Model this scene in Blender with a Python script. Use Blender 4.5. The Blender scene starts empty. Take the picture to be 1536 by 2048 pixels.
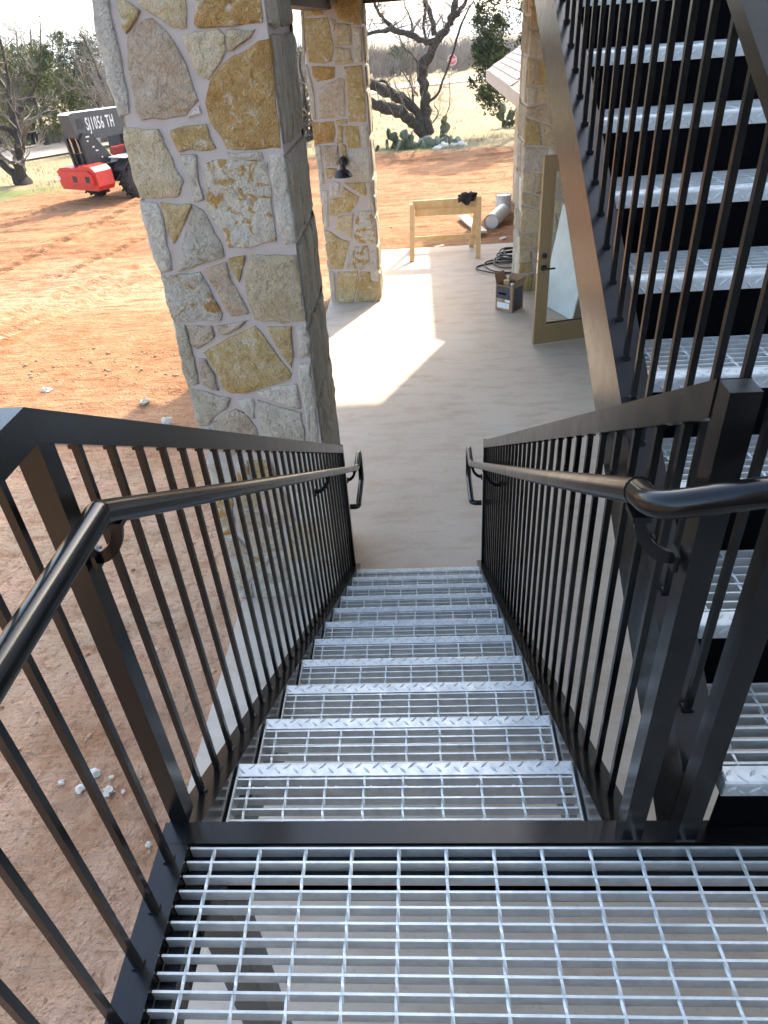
import bpy, bmesh, math, random
import numpy as np
from mathutils import Vector, Matrix, noise as mnoise

# ------------------------------------------------------------------ camera, sky, sun, exposure
R = math.radians
S = bpy.context.scene
COL = S.collection
rnd = random.Random(7)
nrs = np.random.RandomState(11)

CZ = 3.452                                   # eye height above the concrete slab (z = 0)
cam_d = bpy.data.cameras.new('camera')
cam = bpy.data.objects.new('camera', cam_d)
COL.objects.link(cam)
right = Vector((0.99747351, 0.03333951, -0.06273015))
down = Vector((-0.0319703, -0.5778848, -0.81549191))
fwd = Vector((-0.0634389, 0.81543708, -0.57535891))
m = Matrix.Identity(4)
for i in range(3):
    m[i][0] = right[i]; m[i][1] = -down[i]; m[i][2] = -fwd[i]
m[0][3], m[1][3], m[2][3] = 0.0, 0.0, CZ
cam.matrix_world = m
cam_d.sensor_fit = 'VERTICAL'; cam_d.sensor_height = 36.0
cam_d.lens = 1394.14 / 2048 * 36.0
cam_d.clip_start = 0.05; cam_d.clip_end = 12000
S.camera = cam

SUN_EL, SUN_AZ = R(36), math.atan2(0.41, 0.91)          # azimuth from +Y towards +X
sx, sy, sz = math.sin(SUN_AZ) * math.cos(SUN_EL), math.cos(SUN_AZ) * math.cos(SUN_EL), math.sin(SUN_EL)
W = bpy.data.worlds.new('World'); S.world = W; W.use_nodes = True
nt = W.node_tree; nt.nodes.clear()
sky = nt.nodes.new('ShaderNodeTexSky'); sky.sky_type = 'NISHITA'; sky.sun_disc = False
sky.sun_elevation = SUN_EL; sky.sun_rotation = SUN_AZ
sky.air_density = 1.0; sky.dust_density = 3.5; sky.ozone_density = 1.0; sky.altitude = 500
bg = nt.nodes.new('ShaderNodeBackground'); bg.inputs[1].default_value = 0.15
wo = nt.nodes.new('ShaderNodeOutputWorld')
nt.links.new(sky.outputs[0], bg.inputs[0]); nt.links.new(bg.outputs[0], wo.inputs[0])
sun_d = bpy.data.lights.new('sun', 'SUN'); sun_d.energy = 2.0; sun_d.angle = R(1.0); sun_d.color = (1.0, 0.93, 0.82)
sun = bpy.data.objects.new('sun', sun_d); COL.objects.link(sun)
sun.rotation_euler = Vector((-sx, -sy, -sz)).to_track_quat('-Z', 'Y').to_euler()
sun.location = (6, 14, 20)
S.view_settings.view_transform = 'Standard'; S.view_settings.look = 'None'
S.view_settings.gamma = 1.0; S.view_settings.exposure = 2.47; S.view_settings.use_white_balance = True; S.view_settings.white_balance_temperature = 6700; S.view_settings.white_balance_tint = 6; S.view_settings.use_curve_mapping = False
S.render.engine = 'CYCLES'
S.cycles.max_bounces = 6; S.cycles.diffuse_bounces = 3; S.cycles.glossy_bounces = 3; S.cycles.caustics_reflective = False; S.cycles.caustics_refractive = False; S.cycles.use_light_tree = False; S.cycles.transparent_max_bounces = 8
S.cycles.sample_clamp_indirect = 8.0
S.cycles.use_denoising = True; S.cycles.use_adaptive_sampling = True; S.cycles.adaptive_threshold = 0.02

# ------------------------------------------------------------------ materials
MATS = {}
class NT:
    def __init__(self, name):
        self.m = bpy.data.materials.new(name); self.m.use_nodes = True
        self.t = self.m.node_tree; self.t.nodes.clear()
        self.b = self.n('ShaderNodeBsdfPrincipled'); o = self.n('ShaderNodeOutputMaterial')
        self.l(self.b.outputs[0], o.inputs[0])
        self.pos = self.n('ShaderNodeNewGeometry').outputs['Position']
        self.rand = self.n('ShaderNodeObjectInfo').outputs['Random']
        MATS[name] = self.m
    def n(self, t): return self.t.nodes.new(t)
    def l(self, a, b): self.t.links.new(a, b)
    def noise(self, scale, detail=4, rough=.55, w=None, vec=None, dist=0.0):
        detail = min(detail, 4)
        k = self.n('ShaderNodeTexNoise'); k.inputs['Scale'].default_value = scale
        k.inputs['Detail'].default_value = detail; k.inputs['Roughness'].default_value = rough
        k.inputs['Distortion'].default_value = dist
        if w is not None:
            k.noise_dimensions = '4D'; mm = self.math('MULTIPLY', w, 57.0); self.l(mm, k.inputs['W'])
        self.l(vec if vec is not None else self.pos, k.inputs['Vector'])
        return k.outputs['Fac']
    def math(self, op, a, b=None, clamp=False):
        k = self.n('ShaderNodeMath'); k.operation = op; k.use_clamp = clamp
        for i, v in enumerate((a, b)):
            if v is None: continue
            if isinstance(v, (int, float)): k.inputs[i].default_value = v
            else: self.l(v, k.inputs[i])
        return k.outputs[0]
    def ramp(self, fac, stops, interp='LINEAR'):
        k = self.n('ShaderNodeValToRGB'); r = k.color_ramp; r.interpolation = interp
        while len(r.elements) < len(stops): r.elements.new(0.5)
        for e, (p, c) in zip(r.elements, stops):
            e.position = p; e.color = (c, c, c, 1) if isinstance(c, (int, float)) else (*c, 1)
        self.l(fac, k.inputs[0]); return k.outputs[0]
    def mix(self, fac, a, b, mode='MIX'):
        k = self.n('ShaderNodeMix'); k.data_type = 'RGBA'; k.blend_type = mode
        for i, v in ((0, fac), (6, a), (7, b)):
            if isinstance(v, (int, float)): k.inputs[i].default_value = v
            elif isinstance(v, tuple): k.inputs[i].default_value = (*v, 1)
            else: self.l(v, k.inputs[i])
        return k.outputs[2]
    def vscale(self, s):
        k = self.n('ShaderNodeMapping'); k.inputs['Scale'].default_value = s; self.l(self.pos, k.inputs['Vector'])
        return k.outputs[0]
    def vor(self, scale, feature='F1', out='Distance', vec=None):
        k = self.n('ShaderNodeTexVoronoi'); k.feature = feature; k.inputs['Scale'].default_value = scale
        self.l(vec if vec is not None else self.pos, k.inputs['Vector']); return k.outputs[out]
    def bump(self, h, strength=.4, dist=.01):
        k = self.n('ShaderNodeBump'); k.inputs['Strength'].default_value = strength; k.inputs['Distance'].default_value = dist
        self.l(h, k.inputs['Height']); self.l(k.outputs[0], self.b.inputs['Normal'])
    def col(self, c):
        if isinstance(c, tuple): self.b.inputs['Base Color'].default_value = (*c, 1)
        else: self.l(c, self.b.inputs['Base Color'])
    def set(self, rough=.6, metal=0.0, spec=None, rsock=None):
        if rsock is not None: self.l(rsock, self.b.inputs['Roughness'])
        else: self.b.inputs['Roughness'].default_value = rough
        self.b.inputs['Metallic'].default_value = metal
        if spec is not None: self.b.inputs['Specular IOR Level'].default_value = spec
        return self.m

def simple(name, c1, c2=None, scale=8, rough=.6, metal=0.0, bump=0.0, bscale=60, rand=0.0, spec=None, bdist=.004):
    k = NT(name)
    c2 = c2 or tuple(x * .85 for x in c1)
    c = k.mix(k.ramp(k.noise(scale), [(.35, 0.0), (.65, 1.0)]), c1, c2)
    if rand:
        hs = k.n('ShaderNodeHueSaturation'); k.l(c, hs.inputs['Color'])
        k.l(k.math('ADD', k.math('MULTIPLY', k.rand, rand), 1 - rand / 2), hs.inputs['Value'])
        c = hs.outputs[0]
    k.col(c)
    if bump: k.bump(k.noise(bscale, 6, .6), bump, bdist)
    return k.set(rough, metal, spec)

# black powder coat / paint on the stair steel
k = NT('black_paint')
k.col(k.mix(k.ramp(k.noise(9, 3), [(.4, 0.0), (.7, 1.0)]), (.005, .005, .005), (.010, .009, .008)))

k.set(rsock=k.ramp(k.noise(14, 6, .65), [(.3, .16), (.75, .27)]), spec=.4)
# galvanised steel with faint spangle
k = NT('galvanised')
sp = k.vor(120, 'F1', 'Color')
sep = k.n('ShaderNodeSeparateColor'); k.l(sp, sep.inputs[0])
g = k.mix(k.math('MULTIPLY', sep.outputs[0], .35), (.68, .71, .70), (.57, .60, .60))
g = k.mix(k.ramp(k.noise(22, 6, .7), [(.42, 0.0), (.75, .6)]), g, (.36, .39, .39))
k.col(g); k.bump(k.noise(160, 4, .6), .12, .001)
k.set(rsock=k.ramp(k.noise(35, 5), [(.3, .34), (.7, .55)]), metal=.35)
k = NT('riser_black'); k.col((.002, .002, .003)); k.set(.7, spec=.05)

def stone_mat(name, a, b, c, t3=.62, s=5.0, streak=False):
    k = NT(name)
    off = k.n('ShaderNodeVectorMath'); off.operation = 'MULTIPLY_ADD'
    cmb = k.n('ShaderNodeCombineXYZ')
    for i, f in enumerate((31.0, 17.0, 43.0)): k.l(k.math('MULTIPLY', k.rand, f), cmb.inputs[i])
    off.inputs[1].default_value = (2.6, 2.6, .42) if streak else (1, 1, 1)
    k.l(k.pos, off.inputs[0]); k.l(cmb.outputs[0], off.inputs[2]); vec = off.outputs[0]
    n1 = k.noise(s, 3, .62, vec=vec, dist=.6)
    n2 = k.noise(s * 2.6, 4, .68, vec=vec, dist=.9)
    n3 = k.noise(26, 4, .74, vec=vec, dist=.5)
    n4 = k.noise(85, 3, .7)
    cc = k.mix(k.ramp(n1, [(.38, 0.0), (.62, 1.0)]), a, b)
    cc = k.mix(k.ramp(n2, [(t3 - .03, 0.0), (t3 + .03, 1.0)]), cc, c)
    cc = k.mix(k.ramp(n3, [(.32, .6), (.48, 0.0)]), cc, tuple(x * .55 for x in a))
    cc = k.mix(k.ramp(n3, [(.57, 0.0), (.68, .65)]), cc, (.66, .60, .49))
    cc = k.mix(k.ramp(n4, [(.36, .55), (.46, 0.0)]), cc, tuple(x * .6 for x in a))
    hs = k.n('ShaderNodeHueSaturation'); k.l(cc, hs.inputs['Color'])
    k.l(k.math('ADD', k.math('MULTIPLY', k.rand, .24), .86), hs.inputs['Value'])
    k.col(hs.outputs[0])
    k.bump(k.math('ADD', k.math('MULTIPLY', n3, 1.0), k.math('MULTIPLY', n4, .35)), 1.0, .028)
    return k.set(.9, spec=.2)
stone_mat('stone_w', (.57, .50, .40), (.64, .58, .48), (.50, .43, .34), .66)
stone_mat('stone_c', (.54, .42, .25), (.61, .51, .36), (.50, .35, .17), .62)
stone_mat('stone_t', (.46, .31, .12), (.54, .42, .23), (.58, .51, .38), .60)
stone_mat('stone_r', (.43, .24, .08), (.52, .34, .14), (.60, .50, .36), .64)
stone_mat('stone_p', (.48, .36, .25), (.56, .46, .35), (.44, .27, .13), .63)
stone_mat('stone_m', (.54, .48, .37), (.60, .55, .46), (.42, .23, .06), .55, 4.2)
stone_mat('stone_g', (.50, .43, .32), (.58, .52, .42), (.36, .30, .22), .62)
stone_mat('stone_e', (.48, .42, .32), (.60, .53, .41), (.50, .37, .19), .58, 3.2, True)
stone_mat('stone_f', (.40, .36, .29), (.52, .46, .36), (.40, .29, .14), .58, 3.2, True)
k = NT('mortar')
k.col(k.mix(k.noise(7, 6, .6), (.44, .36, .32), (.54, .47, .43)))
k.bump(k.noise(120, 6, .7), .5, .006); k.set(.93, spec=.2)

k = NT('concrete')
st = k.noise(1.3, 4, .66, vec=k.vscale((1.6, 5.0, 1.0)))
big = k.noise(.42, 4, .6)
fine_ = k.noise(34, 4, .72)
c = k.mix(k.ramp(big, [(.35, 0.0), (.68, 1.0)]), (.545, .43, .325), (.615, .50, .39))
c = k.mix(k.ramp(st, [(.48, 0.0), (.68, .55)]), c, (.42, .30, .215))
c = k.mix(k.ramp(k.noise(2.3, 4, .62), [(.57, 0.0), (.72, .65)]), c, (.50, .335, .225))
c = k.mix(k.ramp(fine_, [(.30, .45), (.44, 0.0)]), c, (.30, .24, .19))
c = k.mix(k.ramp(k.noise(.9, 3, .5), [(.57, 0.0), (.68, .5)]), c, (.60, .525, .43))
k.col(c)
k.bump(k.math('ADD', k.math('MULTIPLY', fine_, .5), k.math('MULTIPLY', st, .6)), .3, .005)
k.set(.8, spec=.25)

# red dirt, pale caliche dust and winter grass on one sheet of ground
k = NT('ground')
def attr(nm):
    a = k.n('ShaderNodeAttribute'); a.attribute_name = nm; return a.outputs['Fac']
n_f, n_m, n_b = k.noise(30, 4, .74), k.noise(4.2, 4, .68), k.noise(.6, 3, .6)
rip = k.noise(2.2, 4, .72, vec=k.vscale((.8, 4.2, 1)))
c = k.mix(k.ramp(n_b, [(.36, 0.0), (.64, 1.0)]), (.32, .138, .057), (.375, .19, .092))
c = k.mix(k.ramp(n_m, [(.42, 0.0), (.66, .75)]), c, (.42, .24, .128))
c = k.mix(k.math('MULTIPLY', attr('pale'), k.ramp(k.math('ADD', k.math('MULTIPLY', n_m, .6), k.math('MULTIPLY', rip, .4)), [(.32, .15), (.56, 1.0)])), c, (.49, .36, .23))
c = k.mix(k.ramp(rip, [(.34, .9), (.48, 0.0)]), c, (.24, .09, .036))
c = k.mix(k.math('MULTIPLY', attr('dark'), k.ramp(n_m, [(.3, 1.0), (.62, .3)])), c, (.22, .088, .04))
c = k.mix(k.math('MULTIPLY', attr('shade_lift'), k.ramp(k.noise(1.6, 4, .62), [(.36, .25), (.62, .95)])), c, (.61, .375, .245))  # paler dirt colour brightens the ground lying in shade
n_c = k.noise(11, 4, .7, dist=.8)
c = k.mix(k.ramp(n_c, [(.36, .55), (.47, 0.0)]), c, (.30, .145, .075))
c = k.mix(k.ramp(n_f, [(.32, .7), (.45, 0.0)]), c, (.23, .10, .045))
c = k.mix(k.ramp(n_f, [(.62, 0.0), (.76, .5)]), c, (.66, .50, .35))
gr = k.mix(k.ramp(n_b, [(.38, 0.0), (.62, 1.0)]), (.30, .225, .125), (.37, .285, .165))
gr = k.mix(k.ramp(n_m, [(.35, .7), (.58, 0.0)]), gr, (.24, .19, .09))
gr = k.mix(k.math('MULTIPLY', attr('green'), k.ramp(n_m, [(.3, .3), (.6, 1.0)])), gr, (.15, .175, .05))
gm = k.math('ADD', attr('grass'), k.math('MULTIPLY', k.math('SUBTRACT', n_m, .5), .9))
c = k.mix(k.ramp(gm, [(.42, 0.0), (.58, 1.0)]), c, gr)
k.col(c)
k.bump(k.math('ADD', k.math('ADD', k.math('MULTIPLY', n_f, .55), k.math('MULTIPLY', n_c, .9)), k.math('MULTIPLY', rip, .9)), 1.0, .05); k.set(.95, spec=.15)

k = NT('road')
k.col(k.mix(k.noise(.7, 6, .6), (.38, .30, .23), (.46, .375, .295))); k.bump(k.noise(20, 5), .3, .01); k.set(.9, spec=.2)
simple('wood_fresh', (.60, .40, .19), (.68, .49, .27), 12, .65, bump=.15)
simple('wood_pale', (.62, .56, .47), (.54, .47, .38), 9, .7, bump=.2)
simple('door_paint', (.27, .185, .085), (.29, .20, .095), 3, .42)
simple('bronze_black', (.018, .016, .015), (.03, .027, .025), 20, .38, .3)
simple('beam_paint', (.045, .035, .028), (.06, .048, .038), 6, .55)
simple('wall_paint', (.80, .81, .81), (.77, .78, .79), 2, .6, bump=.1)
simple('fascia', (.42, .33, .26), (.46, .37, .30), 4, .6)
simple('shingle', (.25, .20, .175), (.18, .145, .125), 9, .9, bump=.5, bscale=90, rand=.45)
simple('cardboard', (.33, .205, .115), (.29, .175, .10), 10, .8)
simple('print_dark', (.035, .034, .05), (.06, .055, .07), 14, .6)
simple('print_white', (.74, .74, .78), (.66, .68, .74), 30, .5)
simple('print_grey', (.30, .28, .22), (.36, .33, .27), 30, .6)
simple('hose_black', (.02, .02, .021), (.035, .033, .032), 12, .5)
simple('cloth_black', (.012, .011, .012), (.022, .02, .02), 25, .9, bump=.5, bscale=120)
simple('duct', (.46, .46, .45), (.56, .56, .54), 14, .5, .25)
simple('board_white', (.70, .71, .68), (.60, .62, .60), 5, .6)
simple('machine_grey', (.045, .05, .054), (.06, .064, .066), 5, .5)
simple('machine_red', (.58, .035, .022), (.50, .03, .02), 6, .42)
simple('machine_dark', (.018, .018, .02), (.03, .03, .03), 8, .6)
simple('machine_white', (.72, .72, .70), (.6, .6, .58), 8, .5)
simple('chrome', (.62, .63, .64), (.5, .5, .5), 20, .2, .9)
simple('tyre', (.022, .021, .02), (.05, .042, .036), 9, .85, bump=.4, bscale=40)
simple('hub_paint', (.5, .05, .03), (.4, .04, .03), 9, .5)
simple('bark', (.032, .025, .019), (.075, .059, .046), 16, .95, bump=.9, bscale=45, bdist=.03)
simple('twig', (.15, .12, .095), (.25, .21, .175), 5, .95)
simple('far_twig', (.15, .12, .095), (.30, .25, .21), .35, .95)
simple('cedar', (.036, .056, .014), (.085, .095, .024), 1.2, .85, rand=.2)
simple('cedar_light', (.10, .11, .025), (.14, .13, .035), 1.6, .85)
simple('cedar_dark', (.020, .036, .012), (.045, .062, .018), 1.4, .85)
simple('cactus', (.06, .075, .04), (.12, .13, .075), 6, .6, rand=.5)
simple('cactus_dry', (.30, .30, .22), (.22, .25, .17), 6, .7, rand=.4)
simple('limestone', (.66, .60, .50), (.52, .46, .37), 18, .9, bump=.6, bscale=60, rand=.25, bdist=.008)
simple('clod', (.40, .20, .10), (.56, .38, .24), 9, .95, rand=.2)
simple('dry_grass', (.36, .285, .16), (.28, .225, .115), 1.2, .9)
simple('sign_red', (.48, .07, .075), (.42, .06, .065), 9, .5)
simple('post_metal', (.30, .22, .19), (.36, .28, .24), 9, .5, .4)
simple('hill_cover', (.13, .125, .07), (.22, .19, .11), .02, .95)
k = NT('glass')
k.col((.85, .9, .88)); k.b.inputs['Transmission Weight'].default_value = 1.0; k.b.inputs['IOR'].default_value = 1.45; k.set(.02)

# ------------------------------------------------------------------ mesh helpers
WL = {}                                       # world location of every object we make (none is rotated except where noted)
class MB:
    def __init__(self): self.v = []; self.f = []
    def add(self, vs, fs):
        o = len(self.v); self.v += [tuple(p) for p in vs]; self.f += [tuple(i + o for i in q) for q in fs]; return self
    def box(self, x0, x1, y0, y1, z0, z1):
        return self.add([(x0,y0,z0),(x1,y0,z0),(x1,y1,z0),(x0,y1,z0),(x0,y0,z1),(x1,y0,z1),(x1,y1,z1),(x0,y1,z1)],
                        [(0,3,2,1),(4,5,6,7),(0,1,5,4),(1,2,6,5),(2,3,7,6),(3,0,4,7)])
    def bar(self, p, q, w, h, up=(0,0,1)):
        p, q, up = Vector(p), Vector(q), Vector(up); d = (q - p).normalized()
        s = d.cross(up).normalized(); u = s.cross(d)
        a, b = s * w / 2, u * h / 2
        vs = [p-a-b, p+a-b, p+a+b, p-a+b, q-a-b, q+a-b, q+a+b, q-a+b]
        return self.add(vs, [(0,1,2,3),(7,6,5,4),(0,4,5,1),(1,5,6,2),(2,6,7,3),(3,7,4,0)])
    def tube(self, pts, r, n=10, cap=True):
        pts = [Vector(p) for p in pts]; m_ = len(pts)
        rs = r if isinstance(r, (list, tuple)) else [r] * m_
        t0 = (pts[1] - pts[0]).normalized()
        up = Vector((0,0,1)) if abs(t0.z) < .9 else Vector((0,1,0))
        nx = t0.cross(up).normalized(); o = len(self.v)
        for i, p in enumerate(pts):
            a = pts[max(i-1, 0)]; b = pts[min(i+1, m_-1)]; t = (b - a)
            t = t.normalized() if t.length > 1e-9 else t0
            nx = (nx - t * nx.dot(t)); nx = nx.normalized() if nx.length > 1e-6 else t.orthogonal().normalized()
            ny = t.cross(nx)
            # keep pipe width through mitred corners
            for j in range(n):
                an = 2 * math.pi * j / n
                self.v.append(tuple(p + (nx * math.cos(an) + ny * math.sin(an)) * rs[i]))
        for i in range(m_-1):
            for j in range(n):
                k2 = (j + 1) % n
                self.f.append((o+i*n+j, o+i*n+k2, o+(i+1)*n+k2, o+(i+1)*n+j))
        if cap:
            self.f.append(tuple(o + j for j in range(n))[::-1]); self.f.append(tuple(o + (m_-1)*n + j for j in range(n)))
        return self
    def sweep(self, prof, y0, z0, y1, z1):            # profile of (x, dz) pushed along a slope, ends cut plumb
        n = len(prof); o = len(self.v)
        self.v += [(x, y0, z0 + dz) for x, dz in prof] + [(x, y1, z1 + dz) for x, dz in prof]
        for i in range(n):
            j = (i + 1) % n; self.f.append((o+i, o+j, o+n+j, o+n+i))
        self.f.append(tuple(o+i for i in range(n))[::-1]); self.f.append(tuple(o+n+i for i in range(n)))
        return self
    def prism(self, poly, axis, a, b):                 # closed 2-D outline extruded along an axis
        n = len(poly); o = len(self.v)
        def P(u, v, w): return {'x': (w, u, v), 'y': (u, w, v), 'z': (u, v, w)}[axis]
        self.v += [P(u, v, a) for u, v in poly] + [P(u, v, b) for u, v in poly]
        for i in range(n):
            j = (i + 1) % n; self.f.append((o+i, o+j, o+n+j, o+n+i))
        self.f.append(tuple(o+i for i in range(n))[::-1]); self.f.append(tuple(o+n+i for i in range(n)))
        return self
    def lathe(self, prof, c, n=20):                     # profile of (r, z) turned about a plumb axis
        o = len(self.v); m_ = len(prof)
        for r, z in prof:
            for j in range(n):
                a = 2*math.pi*j/n; self.v.append((c[0]+r*math.cos(a), c[1]+r*math.sin(a), c[2]+z))
        for i in range(m_-1):
            for j in range(n):
                k2 = (j+1) % n; self.f.append((o+i*n+j, o+i*n+k2, o+(i+1)*n+k2, o+(i+1)*n+j))
        return self
    def blob(self, c, rx, ry, rz, seed=0, amp=.25, seg=10, rings=7, freq=1.6):
        o = len(self.v)
        for i in range(rings+1):
            th = math.pi * i / rings
            for j in range(seg):
                ph = 2*math.pi*j/seg
                d = Vector((math.sin(th)*math.cos(ph), math.sin(th)*math.sin(ph), math.cos(th)))
                s = 1 + amp * mnoise.noise(d*freq + Vector((seed*3.1, seed*1.7, seed*.9)))*2
                self.v.append((c[0]+d.x*rx*s, c[1]+d.y*ry*s, c[2]+d.z*rz*s))
        for i in range(rings):
            for j in range(seg):
                k2 = (j+1) % seg; self.f.append((o+i*seg+j, o+(i+1)*seg+j, o+(i+1)*seg+k2, o+i*seg+k2))
        return self
    def mesh(self, name, mat, off=(0,0,0), smooth=False):
        me = bpy.data.meshes.new(name)
        me.from_pydata([(x-off[0], y-off[1], z-off[2]) for x, y, z in self.v], [], self.f)
        me.update(); bm = bmesh.new(); bm.from_mesh(me)
        bmesh.ops.recalc_face_normals(bm, faces=bm.faces); bm.to_mesh(me); bm.free()
        me.materials.append(MATS[mat])
        if smooth:
            me.shade_smooth()
            if smooth != 'all': me.set_sharp_from_angle(angle=R(smooth if smooth is not True else 40))
        return me
    def build(self, name, mat, parent=None, smooth=False, loc=None):
        base = loc if loc is not None else (WL[parent.name] if parent else (0,0,0))
        me = self.mesh(name, mat, base, smooth)
        return place(name, me, parent, base)
def place(name, me, parent=None, world=(0,0,0), rot=None):
    o = bpy.data.objects.new(name, me); COL.objects.link(o)
    w = Vector(world); p = Vector(WL[parent.name]) if parent else Vector((0,0,0))
    o.location = w - p
    if rot: o.rotation_euler = rot
    if parent: o.parent = parent
    WL[o.name] = tuple(w); return o
def thing(name, label, cat, loc=(0,0,0), group=None, kind=None):
    o = bpy.data.objects.new(name, None); COL.objects.link(o); o.location = loc; o.empty_display_size = .2
    WL[o.name] = tuple(loc); return tag(o, label, cat, group, kind)
def tag(o, label=None, cat=None, group=None, kind=None):
    if label: o['label'] = label
    if cat: o['category'] = cat
    if group: o['group'] = group
    if kind: o['kind'] = kind
    return o
def np_mesh(name, V, F, mat, smooth=False):
    me = bpy.data.meshes.new(name); V = np.asarray(V, np.float32); F = np.asarray(F, np.int32)
    n, kf = F.shape
    me.vertices.add(len(V)); me.vertices.foreach_set('co', V.ravel())
    me.loops.add(n*kf); me.loops.foreach_set('vertex_index', F.ravel())
    me.polygons.add(n); me.polygons.foreach_set('loop_start', np.arange(0, n*kf, kf, dtype=np.int32))
    me.update(calc_edges=True); me.validate(); me.materials.append(MATS[mat])
    if smooth: me.shade_smooth()
    return me
def fillet(pts, r, n=6):                                # round the corners of a pipe path
    pts = [Vector(p) for p in pts]; out = [pts[0]]
    for a, b, c in zip(pts, pts[1:], pts[2:]):
        u, v = (a-b), (c-b); d = min(r, u.length*.48, v.length*.48)
        p, q = b + u.normalized()*d, b + v.normalized()*d
        for i in range(n+1):
            t = i/n; out.append(p*(1-t)**2 + b*2*t*(1-t) + q*t*t)
    return out + [pts[-1]]

# value noise for terrain
def vnoise(x, y, s, seed):
    rs = np.random.RandomState(seed); T = rs.rand(256, 256)
    x = np.asarray(x)/s; y = np.asarray(y)/s
    xi = np.floor(x).astype(int); yi = np.floor(y).astype(int); fx = x-xi; fy = y-yi
    fx = fx*fx*(3-2*fx); fy = fy*fy*(3-2*fy)
    a = T[xi % 256, yi % 256]; b = T[(xi+1) % 256, yi % 256]; c = T[xi % 256, (yi+1) % 256]; d = T[(xi+1) % 256, (yi+1) % 256]
    return (a*(1-fx)+b*fx)*(1-fy)+(c*(1-fx)+d*fx)*fy - .5
def gbase(y): return -.06 - .02*np.maximum(0, np.asarray(y, float)-10)
def gz(x, y): return float(gbase(y))

# ================================================================== THE SETTING
# ---- ground: one sheet to the horizon, fine where the dirt is near
xs = np.concatenate([np.linspace(-900,-70,12), np.linspace(-62,-14.4,40), np.arange(-14,-1.0,.055), np.arange(-1.0,4,.11), np.linspace(4.3,60,48), np.linspace(70,900,12)])
ys = np.concatenate([np.linspace(-80,-2,16), np.arange(-1.5,28.5,.06), np.linspace(28.8,90,110), np.linspace(95,2600,30)])
X, Y = np.meshgrid(xs, ys, indexing='ij')
Z = gbase(Y)
fine = np.clip((40-np.abs(Y-10))/12, 0, 1)
near = np.clip(1-(Y-3)/6, 0, 1)
def grass_line(x):                                       # the dirt was bladed up to this line
    return np.interp(x, [-60,-20,-12.8,-11.7,-7,-3.5,3,12,60], [15,20,22.4,24.2,26.6,28.0,27.6,27,26])
gl = grass_line(X) + vnoise(X,Y,1.3,5)*1.2
grass = np.clip((Y-gl)/.9+.5, 0, 1)
grass = np.where(X > 6, np.maximum(grass, np.clip((X-7)/2,0,1)*(Y>13)), grass)
rip = vnoise(X+vnoise(X,Y,1.5,3)*1.2, Y*4.5, 1.6, 21)+.5*vnoise(X*1.6, Y*8, 1.3, 22)
furrow = np.clip((Y-9)/6,0,1)*(1-grass)*.085
Z = Z + fine*(furrow*rip + (1-grass)*(.05*vnoise(X,Y,2.2,1)*np.clip((np.abs(X+1.4))/1.5,0.15,1) + .024*vnoise(X,Y,.5,2) + .020*vnoise(X,Y,.19,4) + .010*vnoise(X,Y,.115,6)))
Z += grass*fine*(.07*vnoise(X,Y,1.1,31)+.05*vnoise(X,Y,.35,32))
def seg_d(px, py, qx, qy):                               # distance to a track and position along it
    dx, dy = qx-px, qy-py; L = math.hypot(dx, dy); t = ((X-px)*dx+(Y-py)*dy)/L
    return np.abs((X-px)*dy-(Y-py)*dx)/L, t, L
pale = np.clip(vnoise(X*.7,Y*1.3,3.0,41)*3.2+.45, 0, 1)*np.clip((15-Y)/4,0,1)
dark = np.clip(vnoise(X*.5,Y*2.2,1.7,42)*4-.55, 0, 1)*np.clip((Y-7)/3,0,1)
dark = np.maximum(dark, np.exp(-((Y-14.6-.12*(X+8))/1.5)**2)*np.clip(vnoise(X*.6,Y*1.8,1.2,44)*2.2+.62,0,1)*(X<-2))
dark = np.maximum(dark, np.exp(-((Y-25.6)/1.6)**2)*np.clip(vnoise(X*.5,Y*2,1.1,45)*2+.5,0,1)*(X>-4))
for (px,py,qx,qy,w,lug) in [(-7.75,21.2,-8.4,12.5,.20,1),(-8.4,12.5,-9.6,6,.20,1),(-5.0,14.2,-7.6,8.6,.16,0),(-4.75,13.2,-7.1,8.0,.13,0),(-9.9,22,-12.8,12,.22,1),(-5.6,19.5,-6.8,13.0,.2,1)]:
    d, t, L = seg_d(px,py,qx,qy); on = (np.clip((w-d)/.08,0,1))*((t>0)&(t<L))
    Z -= on*.035
    if lug:
        Z += on*.05*(np.sin(t*2*math.pi/.34+np.where(d>w*.5,0,1.6))>.2); dark = np.maximum(dark, on*.55*(vnoise(X,Y,.8,43)+.6))
    else: pale = np.maximum(pale, on*.7)
    edge = np.exp(-((d-w-.05)/.07)**2)*((t>0)&(t<L)); Z += edge*.03
rl = np.random.RandomState(5)
for _ in range(70):                                     # scuffs and boot prints in the shade beside the slab
    fx, fy, an = rl.uniform(-4.6,-1.5), rl.uniform(.6,6.5), rl.uniform(0,3.14)
    sel = (np.abs(X-fx)<.35)&(np.abs(Y-fy)<.35)
    u = (X[sel]-fx)*math.cos(an)+(Y[sel]-fy)*math.sin(an); v = -(X[sel]-fx)*math.sin(an)+(Y[sel]-fy)*math.cos(an)
    q = (u/.15)**2+(v/.06)**2; Z[sel] += -.016*np.exp(-q**2)+.009*np.exp(-((q-1.7)/.5)**2)
inslab = (X>-1.38)&(Y<13.2)
Z = np.where(inslab, np.minimum(Z,-.05), Z)
shade_lift = np.clip(1-(Y-5.5)/2.5,0,1)*np.clip((X+5.5)/2,0,1)  # mask over the shaded dirt by the stair, lightened through its colour
green = np.clip(vnoise(X,Y,2.6,51)*3-.35,0,1)*np.clip(1-(Y-gl-3)/3,0,1) + np.exp(-((Y-gl-.8)/.7)**2)*((X<-9)|((X>-3.2)&(X<.6)))*.9
nx_, ny_ = X.shape
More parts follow.
